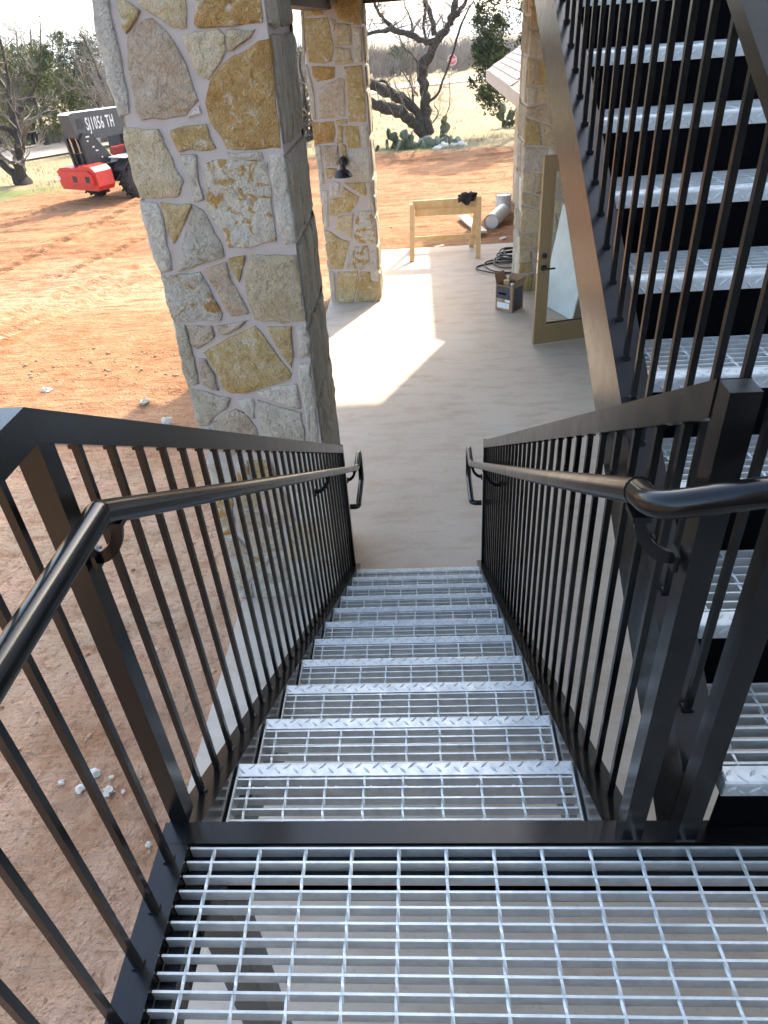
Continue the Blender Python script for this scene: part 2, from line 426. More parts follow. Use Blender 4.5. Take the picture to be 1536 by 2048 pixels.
idx = np.arange(nx_*ny_).reshape(nx_, ny_)
F = np.stack([idx[:-1,:-1], idx[1:,:-1], idx[1:,1:], idx[:-1,1:]], -1).reshape(-1,4)
me = np_mesh('ground', np.stack([X,Y,Z],-1).reshape(-1,3), F, 'ground', True)
for nm, A in (('grass',grass),('pale',pale),('dark',dark),('shade_lift',shade_lift),('green',np.clip(green,0,1))):
    a = me.attributes.new(nm, 'FLOAT', 'POINT'); a.data.foreach_set('value', np.ascontiguousarray(A, dtype=np.float32).ravel())
tag(place('ground', me), 'red dirt ground turning to winter grass past the columns', 'ground', kind='structure')

# ---- concrete slab under porch and stair
mb = MB()
mb.box(-1.40, 9.0, 1.548, 13.27, -.25, 0.0); mb.box(-1.395, 9.0, -4.0, 1.540, -.25, -.002); mb.box(-1.38, 8.9, 1.535, 1.552, -.2, -.012)
tag(mb.build('concrete_slab', 'concrete'), 'stained grey concrete slab under the porch and stair', 'slab', kind='structure')

# ---- road
cl = [(-60,14),(-38,23),(-19,35),(-9.5,52),(-3.8,67),(2.3,71.5),(9,77.5),(30,98),(70,130)]
mb = MB(); pts = []
for i in range(len(cl)-1):
    for j in range(8):
        t = j/8; p0 = cl[max(i-1,0)]; p1, p2 = cl[i], cl[i+1]; p3 = cl[min(i+2,len(cl)-1)]
        pts.append(tuple(.5*((2*p1[a])+(-p0[a]+p2[a])*t+(2*p0[a]-5*p1[a]+4*p2[a]-p3[a])*t*t+(-p0[a]+3*p1[a]-3*p2[a]+p3[a])*t**3) for a in (0,1)))
for i, (x, y) in enumerate(pts):
    a = pts[max(i-1,0)]; b = pts[min(i+1,len(pts)-1)]; d = Vector((b[0]-a[0], b[1]-a[1])).normalized()
    hw = 3.1 + .25*math.sin(i*1.7)
    for s in (-1, -.5, 0, .5, 1):
        xx, yy = x - d.y*hw*s, y + d.x*hw*s
        mb.v.append((xx, yy, gz(xx,yy) + .055 + .03*(1-s*s)))
n = 5
for i in range(len(pts)-1):
    for j in range(n-1): mb.f.append((i*n+j, i*n+j+1, (i+1)*n+j+1, (i+1)*n+j))
tag(mb.build('road', 'road', smooth='all'), 'pale gravel road bending past the trees', 'road', kind='structure')

# ---- far hills
V, Fh = [], []
NX = 90
for i in range(NX):
    x = -3500 + 7000*i/(NX-1)
    for j, (y, k1) in enumerate(((2300,0.0),(2700,.55),(3100,1.0),(3600,.9),(4200,.3))):
        hgt = -75 + k1*(80 + 26*mnoise.noise(Vector((x*.0016, j*.3, 2))) + 10*mnoise.noise(Vector((x*.006, j, 5))))
        V.append((x, y, hgt))
for i in range(NX-1):
    for j in range(4): Fh.append((i*5+j, (i+1)*5+j, (i+1)*5+j+1, i*5+j+1))
tag(place('hills', np_mesh('hills', V, Fh, 'hill_cover', True)), 'low hills along the horizon', 'hills', kind='structure')

# ================================================================== STONE COLUMNS
def stone(parent, poly, frame, cls, proud=.012, seed=0):
    """one ashlar: outline (u, v) in metres on a wall face, with a broken edge and a rough, slightly domed face"""
    O, U, Vv, N = frame
    rs = random.Random(seed)
    cu = sum(p[0] for p in poly)/len(poly); cv = sum(p[1] for p in poly)/len(poly)
    size = max(max(abs(p[0]-cu) for p in poly), max(abs(p[1]-cv) for p in poly))
    step = max(.022, size/7)
    out = []
    for a, b in zip(poly, poly[1:]+poly[:1]):
        L = math.hypot(b[0]-a[0], b[1]-a[1]); n = max(1, int(L/step))
        for i in range(n):
            t = i/n; out.append((a[0]+(b[0]-a[0])*t, a[1]+(b[1]-a[1])*t))
    n = len(out)
    out = [(u+(mnoise.noise(Vector((u*14, v*14, seed*1.3))))*.011, v+(mnoise.noise(Vector((u*14+9, v*14, seed*1.3))))*.011) for u, v in out]
    mb = MB()
    O, U, Vv, N = Vector(O), Vector(U), Vector(Vv), Vector(N)
    tilt_u, tilt_v = rs.uniform(-.02,.02), rs.uniform(-.02,.02)
    rings = [(1.0,-.05,0),(1.0,-.012,.3),(.965,proud*.55,.7),(.86,proud*.95,1),(.62,proud*1.1,1.2),(.33,proud*1.15,1.2)]
    for sc, dep, na in rings:
        for u, v in out:
            uu, vv = cu+(u-cu)*sc, cv+(v-cv)*sc
            d = dep + na*.010*(mnoise.noise(Vector((uu*9, vv*9, seed)))+.6*mnoise.noise(Vector((uu*26, vv*26, seed+4)))) + (tilt_u*(uu-cu)+tilt_v*(vv-cv))*min(na,1)
            mb.v.append(tuple(O+U*uu+Vv*vv+N*d))
    for r_ in range(len(rings)-1):
        for i in range(n):
            j = (i+1) % n; mb.f.append((r_*n+i, r_*n+j, (r_+1)*n+j, (r_+1)*n+i))
    mb.v.append(tuple(O+U*cu+Vv*cv+N*proud*1.15)); c = len(mb.v)-1; b0 = (len(rings)-1)*n
    for i in range(n): mb.f.append((b0+i, b0+(i+1) % n, c))
    return mb.build('stone', 'stone_'+cls, parent, smooth=50)

def clip_poly(poly, px, py, nx, ny):                     # keep the side of a line
    out = []
    for a, b in zip(poly, poly[1:]+poly[:1]):
        da = (a[0]-px)*nx+(a[1]-py)*ny; db = (b[0]-px)*nx+(b[1]-py)*ny
        if da >= 0: out.append(a)
        if da*db < 0:
            t = da/(da-db); out.append((a[0]+(b[0]-a[0])*t, a[1]+(b[1]-a[1])*t))
    return out
def area(p): return abs(sum(a[0]*b[1]-b[0]*a[1] for a, b in zip(p, p[1:]+p[:1])))/2
def random_stones(u0, u1, v0, v1, rs, amin=.035, amax=.10, gap=.011):
    res = []
    def split(p):
        a = area(p); lim = rs.uniform(amin, amax)
        us = [q[0] for q in p]; vs = [q[1] for q in p]; w, h = max(us)-min(us), max(vs)-min(vs)
        if a < lim and max(w,h) < .55 or a < .012: res.append(p); return
        cu, cv = (max(us)+min(us))/2, (max(vs)+min(vs))/2
        if h > w*rs.uniform(.8,1.3): an = rs.gauss(0,.22); nx, ny = math.sin(an), math.cos(an); cv += rs.uniform(-.18,.18)*h
        else: an = rs.gauss(0,.22); nx, ny = math.cos(an), math.sin(an); cu += rs.uniform(-.2,.2)*w
        A_, B_ = clip_poly(p,cu+nx*gap,cv+ny*gap,nx,ny), clip_poly(p,cu-nx*gap,cv-ny*gap,-nx,-ny)
        if len(A_) < 3 or len(B_) < 3: res.append(p); return
        split(A_); split(B_)
    split([(u0,v0),(u1,v0),(u1,v1),(u0,v1)])
    return [p for p in res if area(p) > .003]
def strip_stones(u0, u1, v0, v1, rs):                    # the narrow long-edge stones seen on the column cheeks
    res, v = [], v0
    while v < v1-.05:
        h = min(rs.uniform(.22,.55), v1-v); us = [u0]
        nsp = rs.choice((1,2,2,3))
        cuts = sorted(u0+(u1-u0)*min(.92,max(.08,(i+1)/(nsp+1)+rs.uniform(-.13,.13))) for i in range(nsp)); us += cuts+[u1]
        for a, b in zip(us, us[1:]):
            if b-a < .04: continue
            t = rs.uniform(-.03,.03); res.append([(a+.013,v+.014+t*.3),(b-.013,v+.014-t*.3),(b-.013+t*.5,v+h-.014),(a+.013+t*.5,v+h-.014)])
        v += h
    return res

COL_A_STONES=[
('w',[(-1.439,3.63),(-1.355,3.625),(-1.362,3.521),(-1.363,3.419),(-1.367,3.319),(-1.373,3.234),(-1.387,3.15),(-1.447,3.144),(-1.449,3.226),(-1.459,3.288),(-1.458,3.413),(-1.456,3.499)]),
('t',[(-1.325,3.623),(-1.27,3.598),(-1.226,3.557),(-1.257,3.52),(-1.32,3.471),(-1.334,3.508)]),
('c',[(-1.237,3.617),(-1.005,3.602),(-1.027,3.478),(-1.099,3.485),(-1.158,3.528),(-1.222,3.573)]),
('r',[(-0.972,3.6),(-0.668,3.581),(-0.668,3.478),(-0.852,3.47),(-0.976,3.474),(-0.994,3.487)]),
('p',[(-1.317,3.47),(-1.253,3.509),(-1.177,3.534),(-1.137,3.499),(-1.099,3.425),(-1.061,3.348),(-1.044,3.263),(-1.04,3.183),(-1.111,3.13),(-1.231,3.125),(-1.343,3.125),(-1.359,3.164),(-1.35,3.263),(-1.343,3.377)]),
('c',[(-1.068,3.455),(-0.887,3.469),(-0.867,3.445),(-0.862,3.379),(-0.969,3.277),(-1.02,3.292),(-1.043,3.364)]),
('c',[(-0.857,3.464),(-0.709,3.461),(-0.749,3.427),(-0.838,3.383),(-0.86,3.388)]),
('r',[(-0.657,3.421),(-0.664,3.264),(-0.665,3.116),(-0.67,2.961),(-0.95,2.974),(-0.973,3.045),(-1.007,3.099),(-1.013,3.175),(-0.963,3.27),(-0.917,3.321),(-0.831,3.363),(-0.762,3.393),(-0.71,3.416)]),
('t',[(-1.206,3.078),(-1.119,3.096),(-1.023,3.093),(-1.013,3.034),(-0.988,2.99),(-1.071,2.975),(-1.19,2.985),(-1.201,3.019)]),
('w',[(-1.105,3.127),(-1.042,3.174),(-1.033,3.132)]),
('c',[(-1.442,3.105),(-1.371,3.104),(-1.264,3.085),(-1.242,3.021),(-1.228,2.975),(-1.222,2.907),(-1.19,2.842),(-1.223,2.777),(-1.327,2.765),(-1.443,2.775),(-1.452,2.941),(-1.455,3.028)]),
('w',[(-1.188,2.969),(-1.101,2.964),(-1.105,2.844),(-1.106,2.749),(-1.143,2.74),(-1.173,2.749),(-1.164,2.855),(-1.173,2.918)]),
('w',[(-0.953,2.966),(-0.763,2.951),(-0.762,2.921),(-0.835,2.925),(-0.938,2.945)]),
('m',[(-1.073,2.919),(-1.007,2.942),(-0.88,2.931),(-0.746,2.913),(-0.746,2.796),(-0.757,2.653),(-0.753,2.525),(-0.936,2.496),(-1.023,2.509),(-1.048,2.587),(-1.104,2.701),(-1.087,2.815)]),
('w',[(-0.736,2.953),(-0.665,2.949),(-0.654,2.847),(-0.658,2.684),(-0.654,2.508),(-0.723,2.504),(-0.745,2.578),(-0.74,2.76)]),
('w',[(-1.445,2.768),(-1.352,2.759),(-1.339,2.685),(-1.345,2.58),(-1.348,2.487),(-1.354,2.4),(-1.43,2.391),(-1.446,2.477),(-1.45,2.616)]),
('t',[(-1.335,2.751),(-1.171,2.738),(-1.229,2.642),(-1.314,2.54),(-1.336,2.618)]),
('g',[(-1.161,2.73),(-1.12,2.702),(-1.086,2.596),(-1.06,2.526),(-1.053,2.459),(-1.161,2.437),(-1.259,2.407),(-1.332,2.398),(-1.284,2.53),(-1.234,2.62)]),
('t',[(-1.042,2.451),(-0.94,2.469),(-0.976,2.363),(-1.001,2.32),(-1.036,2.399)]),
('m',[(-1.43,2.375),(-1.313,2.389),(-1.204,2.391),(-1.173,2.31),(-1.149,2.225),(-1.122,2.146),(-1.146,2.112),(-1.266,2.119),(-1.407,2.113),(-1.434,2.145),(-1.437,2.24)]),
('p',[(-1.19,2.399),(-1.052,2.443),(-1.043,2.352),(-1.013,2.268),(-0.976,2.143),(-1.03,2.128),(-1.081,2.135),(-1.118,2.206),(-1.15,2.3)]),
('c',[(-0.919,2.472),(-0.666,2.454),(-0.66,2.281),(-0.662,2.092),(-0.78,2.076),(-0.958,2.099),(-0.969,2.232),(-0.969,2.332)]),
('g',[(-1.413,2.104),(-1.353,2.101),(-1.356,1.989),(-1.35,1.859),(-1.353,1.724),(-1.43,1.708),(-1.435,1.805),(-1.433,1.965)]),
('p',[(-1.349,2.096),(-1.204,2.085),(-1.194,2.026),(-1.232,1.992),(-1.321,1.951),(-1.354,1.98)]),
('p',[(-1.19,2.088),(-1.071,2.096),(-0.99,2.113),(-1.042,2.063),(-1.127,2.032),(-1.176,2.048)]),
('t',[(-1.295,1.926),(-1.122,2.014),(-0.953,2.076),(-0.917,2.03),(-0.872,1.928),(-0.816,1.833),(-0.777,1.76),(-0.804,1.727),(-0.965,1.686),(-1.081,1.652),(-1.183,1.652),(-1.22,1.698),(-1.249,1.825)]),
('t',[(-0.89,2.064),(-0.744,2.061),(-0.757,1.904),(-0.776,1.802),(-0.825,1.889),(-0.865,1.974)]),
('w',[(-0.714,2.056),(-0.662,2.062),(-0.655,1.981),(-0.667,1.868),(-0.731,1.871)]),
('p',[(-1.328,1.895),(-1.282,1.884),(-1.248,1.787),(-1.242,1.679),(-1.279,1.681),(-1.339,1.723)]),
('g',[(-1.427,1.703),(-1.299,1.672),(-1.178,1.626),(-1.209,1.567),(-1.305,1.509),(-1.366,1.444),(-1.432,1.447),(-1.434,1.546)]),
('w',[(-1.034,1.659),(-0.882,1.692),(-0.766,1.706),(-0.757,1.536),(-0.856,1.561),(-0.96,1.606)]),
('w',[(-1.143,1.62),(-1.04,1.625),(-1.056,1.477),(-1.09,1.5),(-1.125,1.563)]),
('p',[(-1.326,1.474),(-1.172,1.565),(-1.105,1.521),(-1.055,1.425),(-1.051,1.339),(-1.096,1.242),(-1.236,1.226),(-1.346,1.264),(-1.329,1.394)]),
('g',[(-1.019,1.614),(-0.911,1.563),(-0.764,1.516),(-0.76,1.369),(-0.766,1.217),(-1.044,1.207),(-1.037,1.392)]),
('w',[(-0.739,1.838),(-0.672,1.845),(-0.669,1.692),(-0.667,1.511),(-0.681,1.323),(-0.691,1.192),(-0.749,1.194),(-0.743,1.432),(-0.746,1.685)]),
('w',[(-1.426,1.431),(-1.349,1.433),(-1.337,1.352),(-1.365,1.265),(-1.443,1.269)]),
]
COL_B_STONES=[
('t',[(-1.305,3.666),(-1.089,3.637),(-1.085,3.552),(-1.325,3.551)]),
('t',[(-1.328,3.528),(-1.029,3.533),(-1.007,3.382),(-0.99,3.22),(-1.031,3.067),(-1.142,3.053),(-1.327,3.081),(-1.332,3.274)]),
('p',[(-1.012,3.516),(-0.929,3.487),(-0.974,3.372)]),
('c',[(-0.94,3.465),(-0.76,3.438),(-0.77,3.223),(-0.98,3.228),(-0.961,3.355)]),
('c',[(-0.971,3.219),(-0.782,3.195),(-0.767,3.035),(-0.996,3.028),(-0.996,3.123)]),
('w',[(-0.734,3.404),(-0.634,3.398),(-0.644,3.035),(-0.748,3.033)]),
('t',[(-0.954,3.705),(-0.606,3.682),(-0.637,3.422),(-0.787,3.455),(-0.909,3.494),(-0.936,3.596)]),
('r',[(-1.298,3.034),(-0.997,3.015),(-1.009,2.899),(-1.245,2.854),(-1.294,2.941)]),
('p',[(-1.227,2.792),(-0.95,2.887),(-0.891,2.875),(-0.912,2.449),(-1.273,2.444),(-1.244,2.646)]),
('t',[(-0.888,3.009),(-0.66,3.011),(-0.639,2.783),(-0.646,2.37),(-0.877,2.384),(-0.868,2.754)]),
('w',[(-1.365,3.055),(-1.335,3.019),(-1.299,2.736),(-1.305,2.436),(-1.368,2.431),(-1.37,2.741)]),
('r',[(-1.36,2.413),(-1.07,2.413),(-1.063,2.277),(-1.102,2.159),(-1.371,2.147)]),
('t',[(-0.942,2.352),(-0.746,2.34),(-0.747,2.082),(-0.915,2.083),(-0.949,2.224)]),
('w',[(-0.721,2.339),(-0.638,2.343),(-0.637,2.085),(-0.725,2.091)]),
('t',[(-1.053,2.422),(-0.898,2.426),(-0.903,2.377),(-1.043,2.376)]),
('t',[(-1.039,2.357),(-0.957,2.353),(-0.988,2.143),(-1.066,2.148),(-1.032,2.275)]),
('w',[(-1.353,3.669),(-1.324,3.667),(-1.325,3.551),(-1.361,3.162),(-1.388,3.147)]),
('p',[(-1.261,2.135),(-1.05,2.132),(-1.06,1.878),(-1.253,1.87)]),
('t',[(-1.023,2.13),(-0.943,2.126),(-0.932,1.95),(-1.024,1.955)]),
('w',[(-0.898,2.084),(-0.645,2.07),(-0.641,1.684),(-0.763,1.681),(-0.918,1.68),(-0.932,1.831)]),
('t',[(-1.249,1.855),(-1.09,1.85),(-1.121,1.762),(-1.215,1.717),(-1.256,1.749)]),
('w',[(-1.225,1.677),(-1.149,1.708),(-1.065,1.657),(-1.103,1.505),(-1.228,1.497)]),
('t',[(-1.23,1.471),(-1.082,1.483),(-1.025,1.614),(-0.92,1.536),(-0.813,1.479),(-0.855,1.376),(-0.966,1.277),(-1.175,1.246),(-1.26,1.25)]),
('t',[(-1.02,1.665),(-0.71,1.652),(-0.718,1.473),(-0.778,1.497),(-0.905,1.577)]),
('w',[(-0.687,1.651),(-0.637,1.653),(-0.634,1.311),(-0.703,1.304)]),
('c',[(-1.165,1.229),(-0.916,1.263),(-0.969,0.929),(-1.194,1.062)]),
('m',[(-0.88,1.283),(-0.641,1.29),(-0.634,0.833),(-0.964,0.851),(-0.908,1.101)]),
('t',[(-1.339,1.059),(-1.255,1.033),(-1.115,0.926),(-1.002,0.886),(-1.097,0.619),(-1.145,0.495),(-1.335,0.505),(-1.345,0.736)]),
('m',[(-1.04,0.731),(-0.926,0.821),(-0.74,0.81),(-0.732,0.531),(-0.861,0.474),(-1.079,0.503)]),
('w',[(-0.717,0.736),(-0.628,0.742),(-0.62,0.349),(-0.716,0.343)]),
('w',[(-1.343,0.488),(-1.267,0.472),(-1.297,0.01),(-1.358,0.063)]),
('t',[(-1.237,0.47),(-0.921,0.465),(-0.915,0.329),(-1.034,-0.003),(-1.275,-0.015)]),
('t',[(-0.887,0.452),(-0.744,0.45),(-0.741,0.32),(-0.613,0.278),(-0.619,0.0),(-1.005,-0.017),(-0.953,0.236)]),
('w',[(-1.368,2.15),(-1.283,2.136),(-1.287,1.67),(-1.345,1.653)]),
('w',[(-1.33,1.59),(-1.24,1.585),(-1.294,1.101),(-1.351,1.104)]),
]

PAL = 'wctpgcwtmcp'
def column(label, x0, x1, y0, y1, z1, front=None, fill_to=None, seed=1, cheek=True, faces='FLRB', pal=PAL):
    col = thing('stone_column', label, 'column', ((x0+x1)/2, (y0+y1)/2, 0))
    e = .017
    MB().box(x0+e, x1-e, y0+e, y1-e, 0, z1).build('mortar', 'mortar', col)
    rs = random.Random(seed)
    sd = seed*100
    def put(polys, frame, cls=None, proud=.012):
        nonlocal sd
        for p in polys:
            sd += 1
            c, q = (p if cls == 'given' else (rs.choice(pal), p))
            stone(col, q, frame, c, proud, sd)
    F_ = ((0,y0+.014,0),(1,0,0),(0,0,1),(0,-1,0)); R_ = ((x1-.014,0,0),(0,1,0),(0,0,1),(1,0,0))
    L_ = ((x0+.014,0,0),(0,1,0),(0,0,1),(-1,0,0)); B_ = ((0,y1-.014,0),(1,0,0),(0,0,1),(0,1,0))
    if 'F' in faces:
        if front:
            put(front, F_, 'given')
            if fill_to: put(random_stones(x0+.004, x1-.004, .0, fill_to, rs), F_)
        else: put(random_stones(x0+.004, x1-.004, 0, z1, rs), F_)
    if 'R' in faces: put([(rs.choice('eef'), q) for q in strip_stones(y0+.03, y1-.03, 0, z1, rs)], R_, 'given', .02)
    if 'L' in faces: put([(rs.choice('fwf'), q) for q in strip_stones(y0+.03, y1-.03, 0, z1, rs)], L_, 'given', .02)
    if 'B' in faces: put(random_stones(x0+.004, x1-.004, 0, z1, rs, .06, .16), B_)
    return col
column('nearest stone column, left of the stair foot, filling the upper left', -1.435, -.645, 3.83, 4.60, 4.0, COL_A_STONES, 1.185, 3)
column('second stone column with a black wall lamp, at the porch far edge', -1.36, -.605, 10.40, 11.10, 4.0, COL_B_STONES, None, 5)
column('stone column at the house corner beside the open door', 1.44, 2.15, 10.52, 11.28, 4.0, None, None, 9, pal='ctctwctpc')

# ================================================================== HOUSE, BALCONY, WING
house = thing('house', 'two-storey house with pale walls rising behind the upper stair flight', 'house', (5.6, 4, 0))
mb = MB(); mb.box(2.25, 9, -4, 7.55, 0, 8.2); mb.box(2.25, 9, 8.63, 10.98, 0, 8.2); mb.box(2.25, 9, 7.549, 8.631, 2.2, 8.19); mb.box(3.2, 9, 7.549, 8.631, 0, 2.2)
mb.build('wall', 'wall_paint', house)
for i in range(30):
    yy = -3.8+i*.5
    if yy < 10.9 and not 7.45 < yy < 8.7: MB().box(2.228, 2.252, yy, yy+.045, .02, 8.18).build('batten', 'wall_paint', house)
mb = MB(); mb.box(2.0, 9.4, -5, 11.2, 8.2, 8.3); mb.prism([(1.95,8.3),(9.5,8.3),(9.5,8.4),(5.6,10.4)], 'y', -5.1, 11.3)
mb.build('roof', 'shingle', house)
MB().box(-1.6, 2.249, -9, -2.6, 0, 6.5).build('unseen_block_wall', 'beam_paint', house)      # added unseen dark wall behind the landing, cuts sky light and reflections
# the open door, hung on the house wall, swung out towards us
ex, ey = 1.375, 8.384; hx, hy = 2.25, 8.60
dl = math.hypot(hx-ex, hy-ey); dx, dy = (hx-ex)/dl, (hy-ey)/dl
def DP(s, t, z): return (ex+dx*s-dy*t, ey+dy*s+dx*t, z)
def dbox(mb, s0, s1, t0, t1, z0, z1):
    vs = [DP(s,t,z) for z in (z0,z1) for s,t in ((s0,t0),(s1,t0),(s1,t1),(s0,t1))]
    return mb.add(vs, [(0,3,2,1),(4,5,6,7),(0,1,5,4),(1,2,6,5),(2,3,7,6),(3,0,4,7)])
mb = MB()
dbox(mb, 0, .135, 0, .046, .02, 2.15); dbox(mb, dl-.135, dl, 0, .046, .02, 2.15)
dbox(mb, .1351, dl-.1351, .0005, .0455, .02, .26); dbox(mb, .1351, dl-.1351, .0005, .0455, 2.0, 2.15)
door = mb.build('door', 'door_paint', house)
mb = MB()
for t0, t1 in ((-.008,0),(.046,.054)):
    dbox(mb,.117,.147,t0,t1,.245,2.015); dbox(mb,dl-.147,dl-.117,t0,t1,.245,2.015); dbox(mb,.1475,dl-.1475,t0+.0005,t1-.0005,.245,.272); dbox(mb,.1475,dl-.1475,t0+.0005,t1-.0005,1.99,2.015)
mb.build('glazing_bead', 'door_paint', door)
dbox(MB(), .1352, dl-.1352, .018, .027, .2605, 1.9995).build('pane', 'glass', door)
mb = MB(); mb.tube([DP(.07,-.001,1.10),DP(.07,-.012,1.10)], .032, 16); mb.tube([DP(.07,-.012,1.10),DP(.07,-.024,1.10)], [.024,.018], 12)
mb.build('deadbolt', 'bronze_black', door, smooth=40)
mb = MB(); mb.tube([DP(.07,-.001,.96),DP(.07,-.012,.96)], .034, 16); mb.tube(fillet([DP(.07,-.01,.96),DP(.07,-.055,.96),DP(.19,-.055,.955)],.02), .011, 10)
mb.build('handle', 'bronze_black', door, smooth=40)
mb = MB(); dbox(mb,-.0015,0,.008,.038,.90,1.02); dbox(mb,-.0015,0,.008,.038,1.06,1.14); mb.build('latch_plate', 'chrome', door)
MB().box(2.252, 3.19, 7.56, 8.62, .001, .03).build('door_sill', 'wood_pale', house)

bal = thing('balcony', 'dark beams and deck of the balcony carried by the stone columns', 'balcony', (0, 8, 4))
MB().box(-1.85, 2.245, 4.35, 12.0, 4.0, 4.14).build('deck', 'beam_paint', bal)
MB().box(-1.24, -.985, 4.62, 10.395, 3.60, 3.999).build('beam', 'beam_paint', bal)
MB().box(-.60, 1.435, 10.55, 10.80, 3.635, 3.998).build('beam', 'beam_paint', bal)
MB().box(-1.24, -.985, 11.12, 11.99, 3.62, 3.997).build('beam', 'beam_paint', bal)
for i in range(16):
    yy = 4.9+i*.45
    if abs(yy-10.6) > .25: MB().box(-.975, 2.24, yy, yy+.045, 3.80, 3.996).build('joist', 'beam_paint', bal)

wing = thing('wing', 'low wing with brown shingle roof behind the corner column', 'building', (4, 15, 0))
wm = MB(); wm.box(2.20, 7, 11.3, 17.7, -.4, 2.35); wm.build('wall', 'mortar', wing)
rsx = random.Random(77)
for p in random_stones(13.32, 17.68, -.2, 2.33, rsx, .05, .14): stone(wing, p, ((2.20,0,0),(0,1,0),(0,0,1),(-1,0,0)), rsx.choice('ccwpt'), .012, rsx.randint(1,9999))
sl = math.atan(.577); RL = 3.4
mb = MB(); a0, a1 = (1.56,2.45), (1.56+RL*math.cos(sl), 2.45+RL*math.sin(sl))
mb.prism([(a0[0],a0[1]),(a1[0],a1[1]),(a1[0],a1[1]-.06),(a0[0],a0[1]-.06)], 'y', 11.85, 17.7); roof = mb.build('roof', 'shingle', wing)
MB().box(1.535, 1.559, 11.84, 17.71, 2.25, 2.447).build('fascia', 'fascia', wing)
mb = MB(); mb.prism([(1.56,2.44),(a1[0],a1[1]-.01),(a1[0],a1[1]-.21),(1.56,2.25)], 'y', 17.701, 17.73); mb.build('fascia', 'fascia', wing)
MB().box(1.56, 2.21, 11.86, 17.69, 2.24, 2.262).build('soffit', 'fascia', wing)
tabm = MB().box(0, .155, -.160, .160, 0, .012).mesh('shingle', 'shingle')
for c_ in range(13):
    for t_ in range(14):
        yy = 13.4+t_*.325+(.16 if c_ % 2 else 0)
        if yy > 17.56: continue
        s_ = -.02+c_*.145
        o = place('shingle', tabm, roof, (1.56+s_*math.cos(sl)-.004*math.sin(sl), yy, 2.452+s_*math.sin(sl)+.004), (0, -sl+.045+rnd.uniform(-.006,.006), 0))

# ================================================================== STEEL STAIR
RISE, RUN, H0 = .166, .2794, 1.992
TX0, TX1 = -.535, .355                     # lower treads
UX0, UX1 = .578, 1.468                     # upper treads
def low_z(y): return H0-RISE - .594*(y-1.1404)       # line over the lower nosings = top of stringer
def up_z(y): return H0+RISE + .594*(y-.847)
def channel(xw, xt, h=.295, tf=.013, tw=.009):      # C section: web at xw, toes at xt, depth measured plumb
    s = 1 if xt > xw else -1
    r = .016
    return [(xw,0),(xt,0),(xt,-tf*.8),(xw+s*(tw+r),-tf-.004),(xw+s*(tw+r*.3),-tf-r*.5),(xw+s*tw,-tf-r),
            (xw+s*tw,-h+tf+r),(xw+s*(tw+r*.3),-h+tf+r*.5),(xw+s*(tw+r),-h+tf+.004),(xt,-h+tf*.8),(xt,-h),(xw,-h)]
# shared grating pieces (each is one bar)
TW = TX1-TX0
bar_m = MB().box(0, TW-.012, -.0024, .0024, -.028, 0).mesh('bearing_bar', 'galvanised')
def twist(L):
    mb = MB(); n = max(6, int(L/.012)); o = 0
    for i in range(n+1):
        y = L*i/n; a = i*.42
        for j in range(4):
            an = a+j*math.pi/2; mb.v.append((.0042*math.cos(an), y, -.0042+.0042*math.sin(an)))
    for i in range(n):
        for j in range(4): mb.f.append((i*4+j, i*4+(j+1)%4, (i+1)*4+(j+1)%4, (i+1)*4+j))
    mb.f += [(3,2,1,0), (n*4,n*4+1,n*4+2,n*4+3)]
    return mb
TD = .262
cross_m = twist(TD-.045).mesh('cross_bar', 'galvanised')
def lug(mb, cx, cy, an, face):                        # raised diamond of tread plate
    l, w, h = .0140, .0046, .0028
    c, s = math.cos(an), math.sin(an)
    P = lambda u, v, d: ((cx+u*c-v*s, cy+u*s+v*c, d) if face == 'top' else (cx+u*c-v*s, d, cy+u*s+v*c))
    vs = [P(-l,0,0),P(0,-w,0),P(l,0,0),P(0,w,0),P(-l*.5,0,h),P(l*.5,0,h)]
    mb.add(vs, [(0,1,4),(1,5,4),(1,2,5),(2,3,5),(3,4,5),(3,0,4)])
def nosing_mesh():                                    # front edge at y = 0, plate running back to y = -0.042 ... flipped per flight
    mb = MB(); t = .005; wd = .042; lip = .040; r = .007
    prof = [(-wd,0),(-r,0),(-r*.3,-r*.3),(0,-r),(0,-lip),(-t,-lip),(-t,-r-.002),(-wd,-t)]
    mb.prism([(y, z) for y, z in prof], 'x', 0, TW)
    nl = int(TW/.0235)
    for i in range(nl):
        x = .014+i*(TW-.028)/(nl-1)
        lug(mb, x, -.012-(.0 if i % 2 else .014), math.pi/4 if i % 2 else -math.pi/4, 'top')
        lug(mb, x, -.018-(.012 if i % 2 else .0), -math.pi/4 if i % 2 else math.pi/4, 'front')
    # front lugs stand proud of y = 0
    return mb
nm_ = nosing_mesh(); nos_low = nm_.mesh('nosing', 'galvanised')
mb2 = MB(); mb2.v = [(x, -y, z) for x, y, z in nm_.v]; mb2.f = [tuple(reversed(f)) for f in nm_.f]; nos_up = mb2.mesh('nosing', 'galvanised')
end_low = MB().box(0, .005, -TD, -.004, -.045, .001).mesh('end_plate', 'galvanised')
end_up = MB().box(0, .005, .004, TD, -.045, .001).mesh('end_plate', 'galvanised')
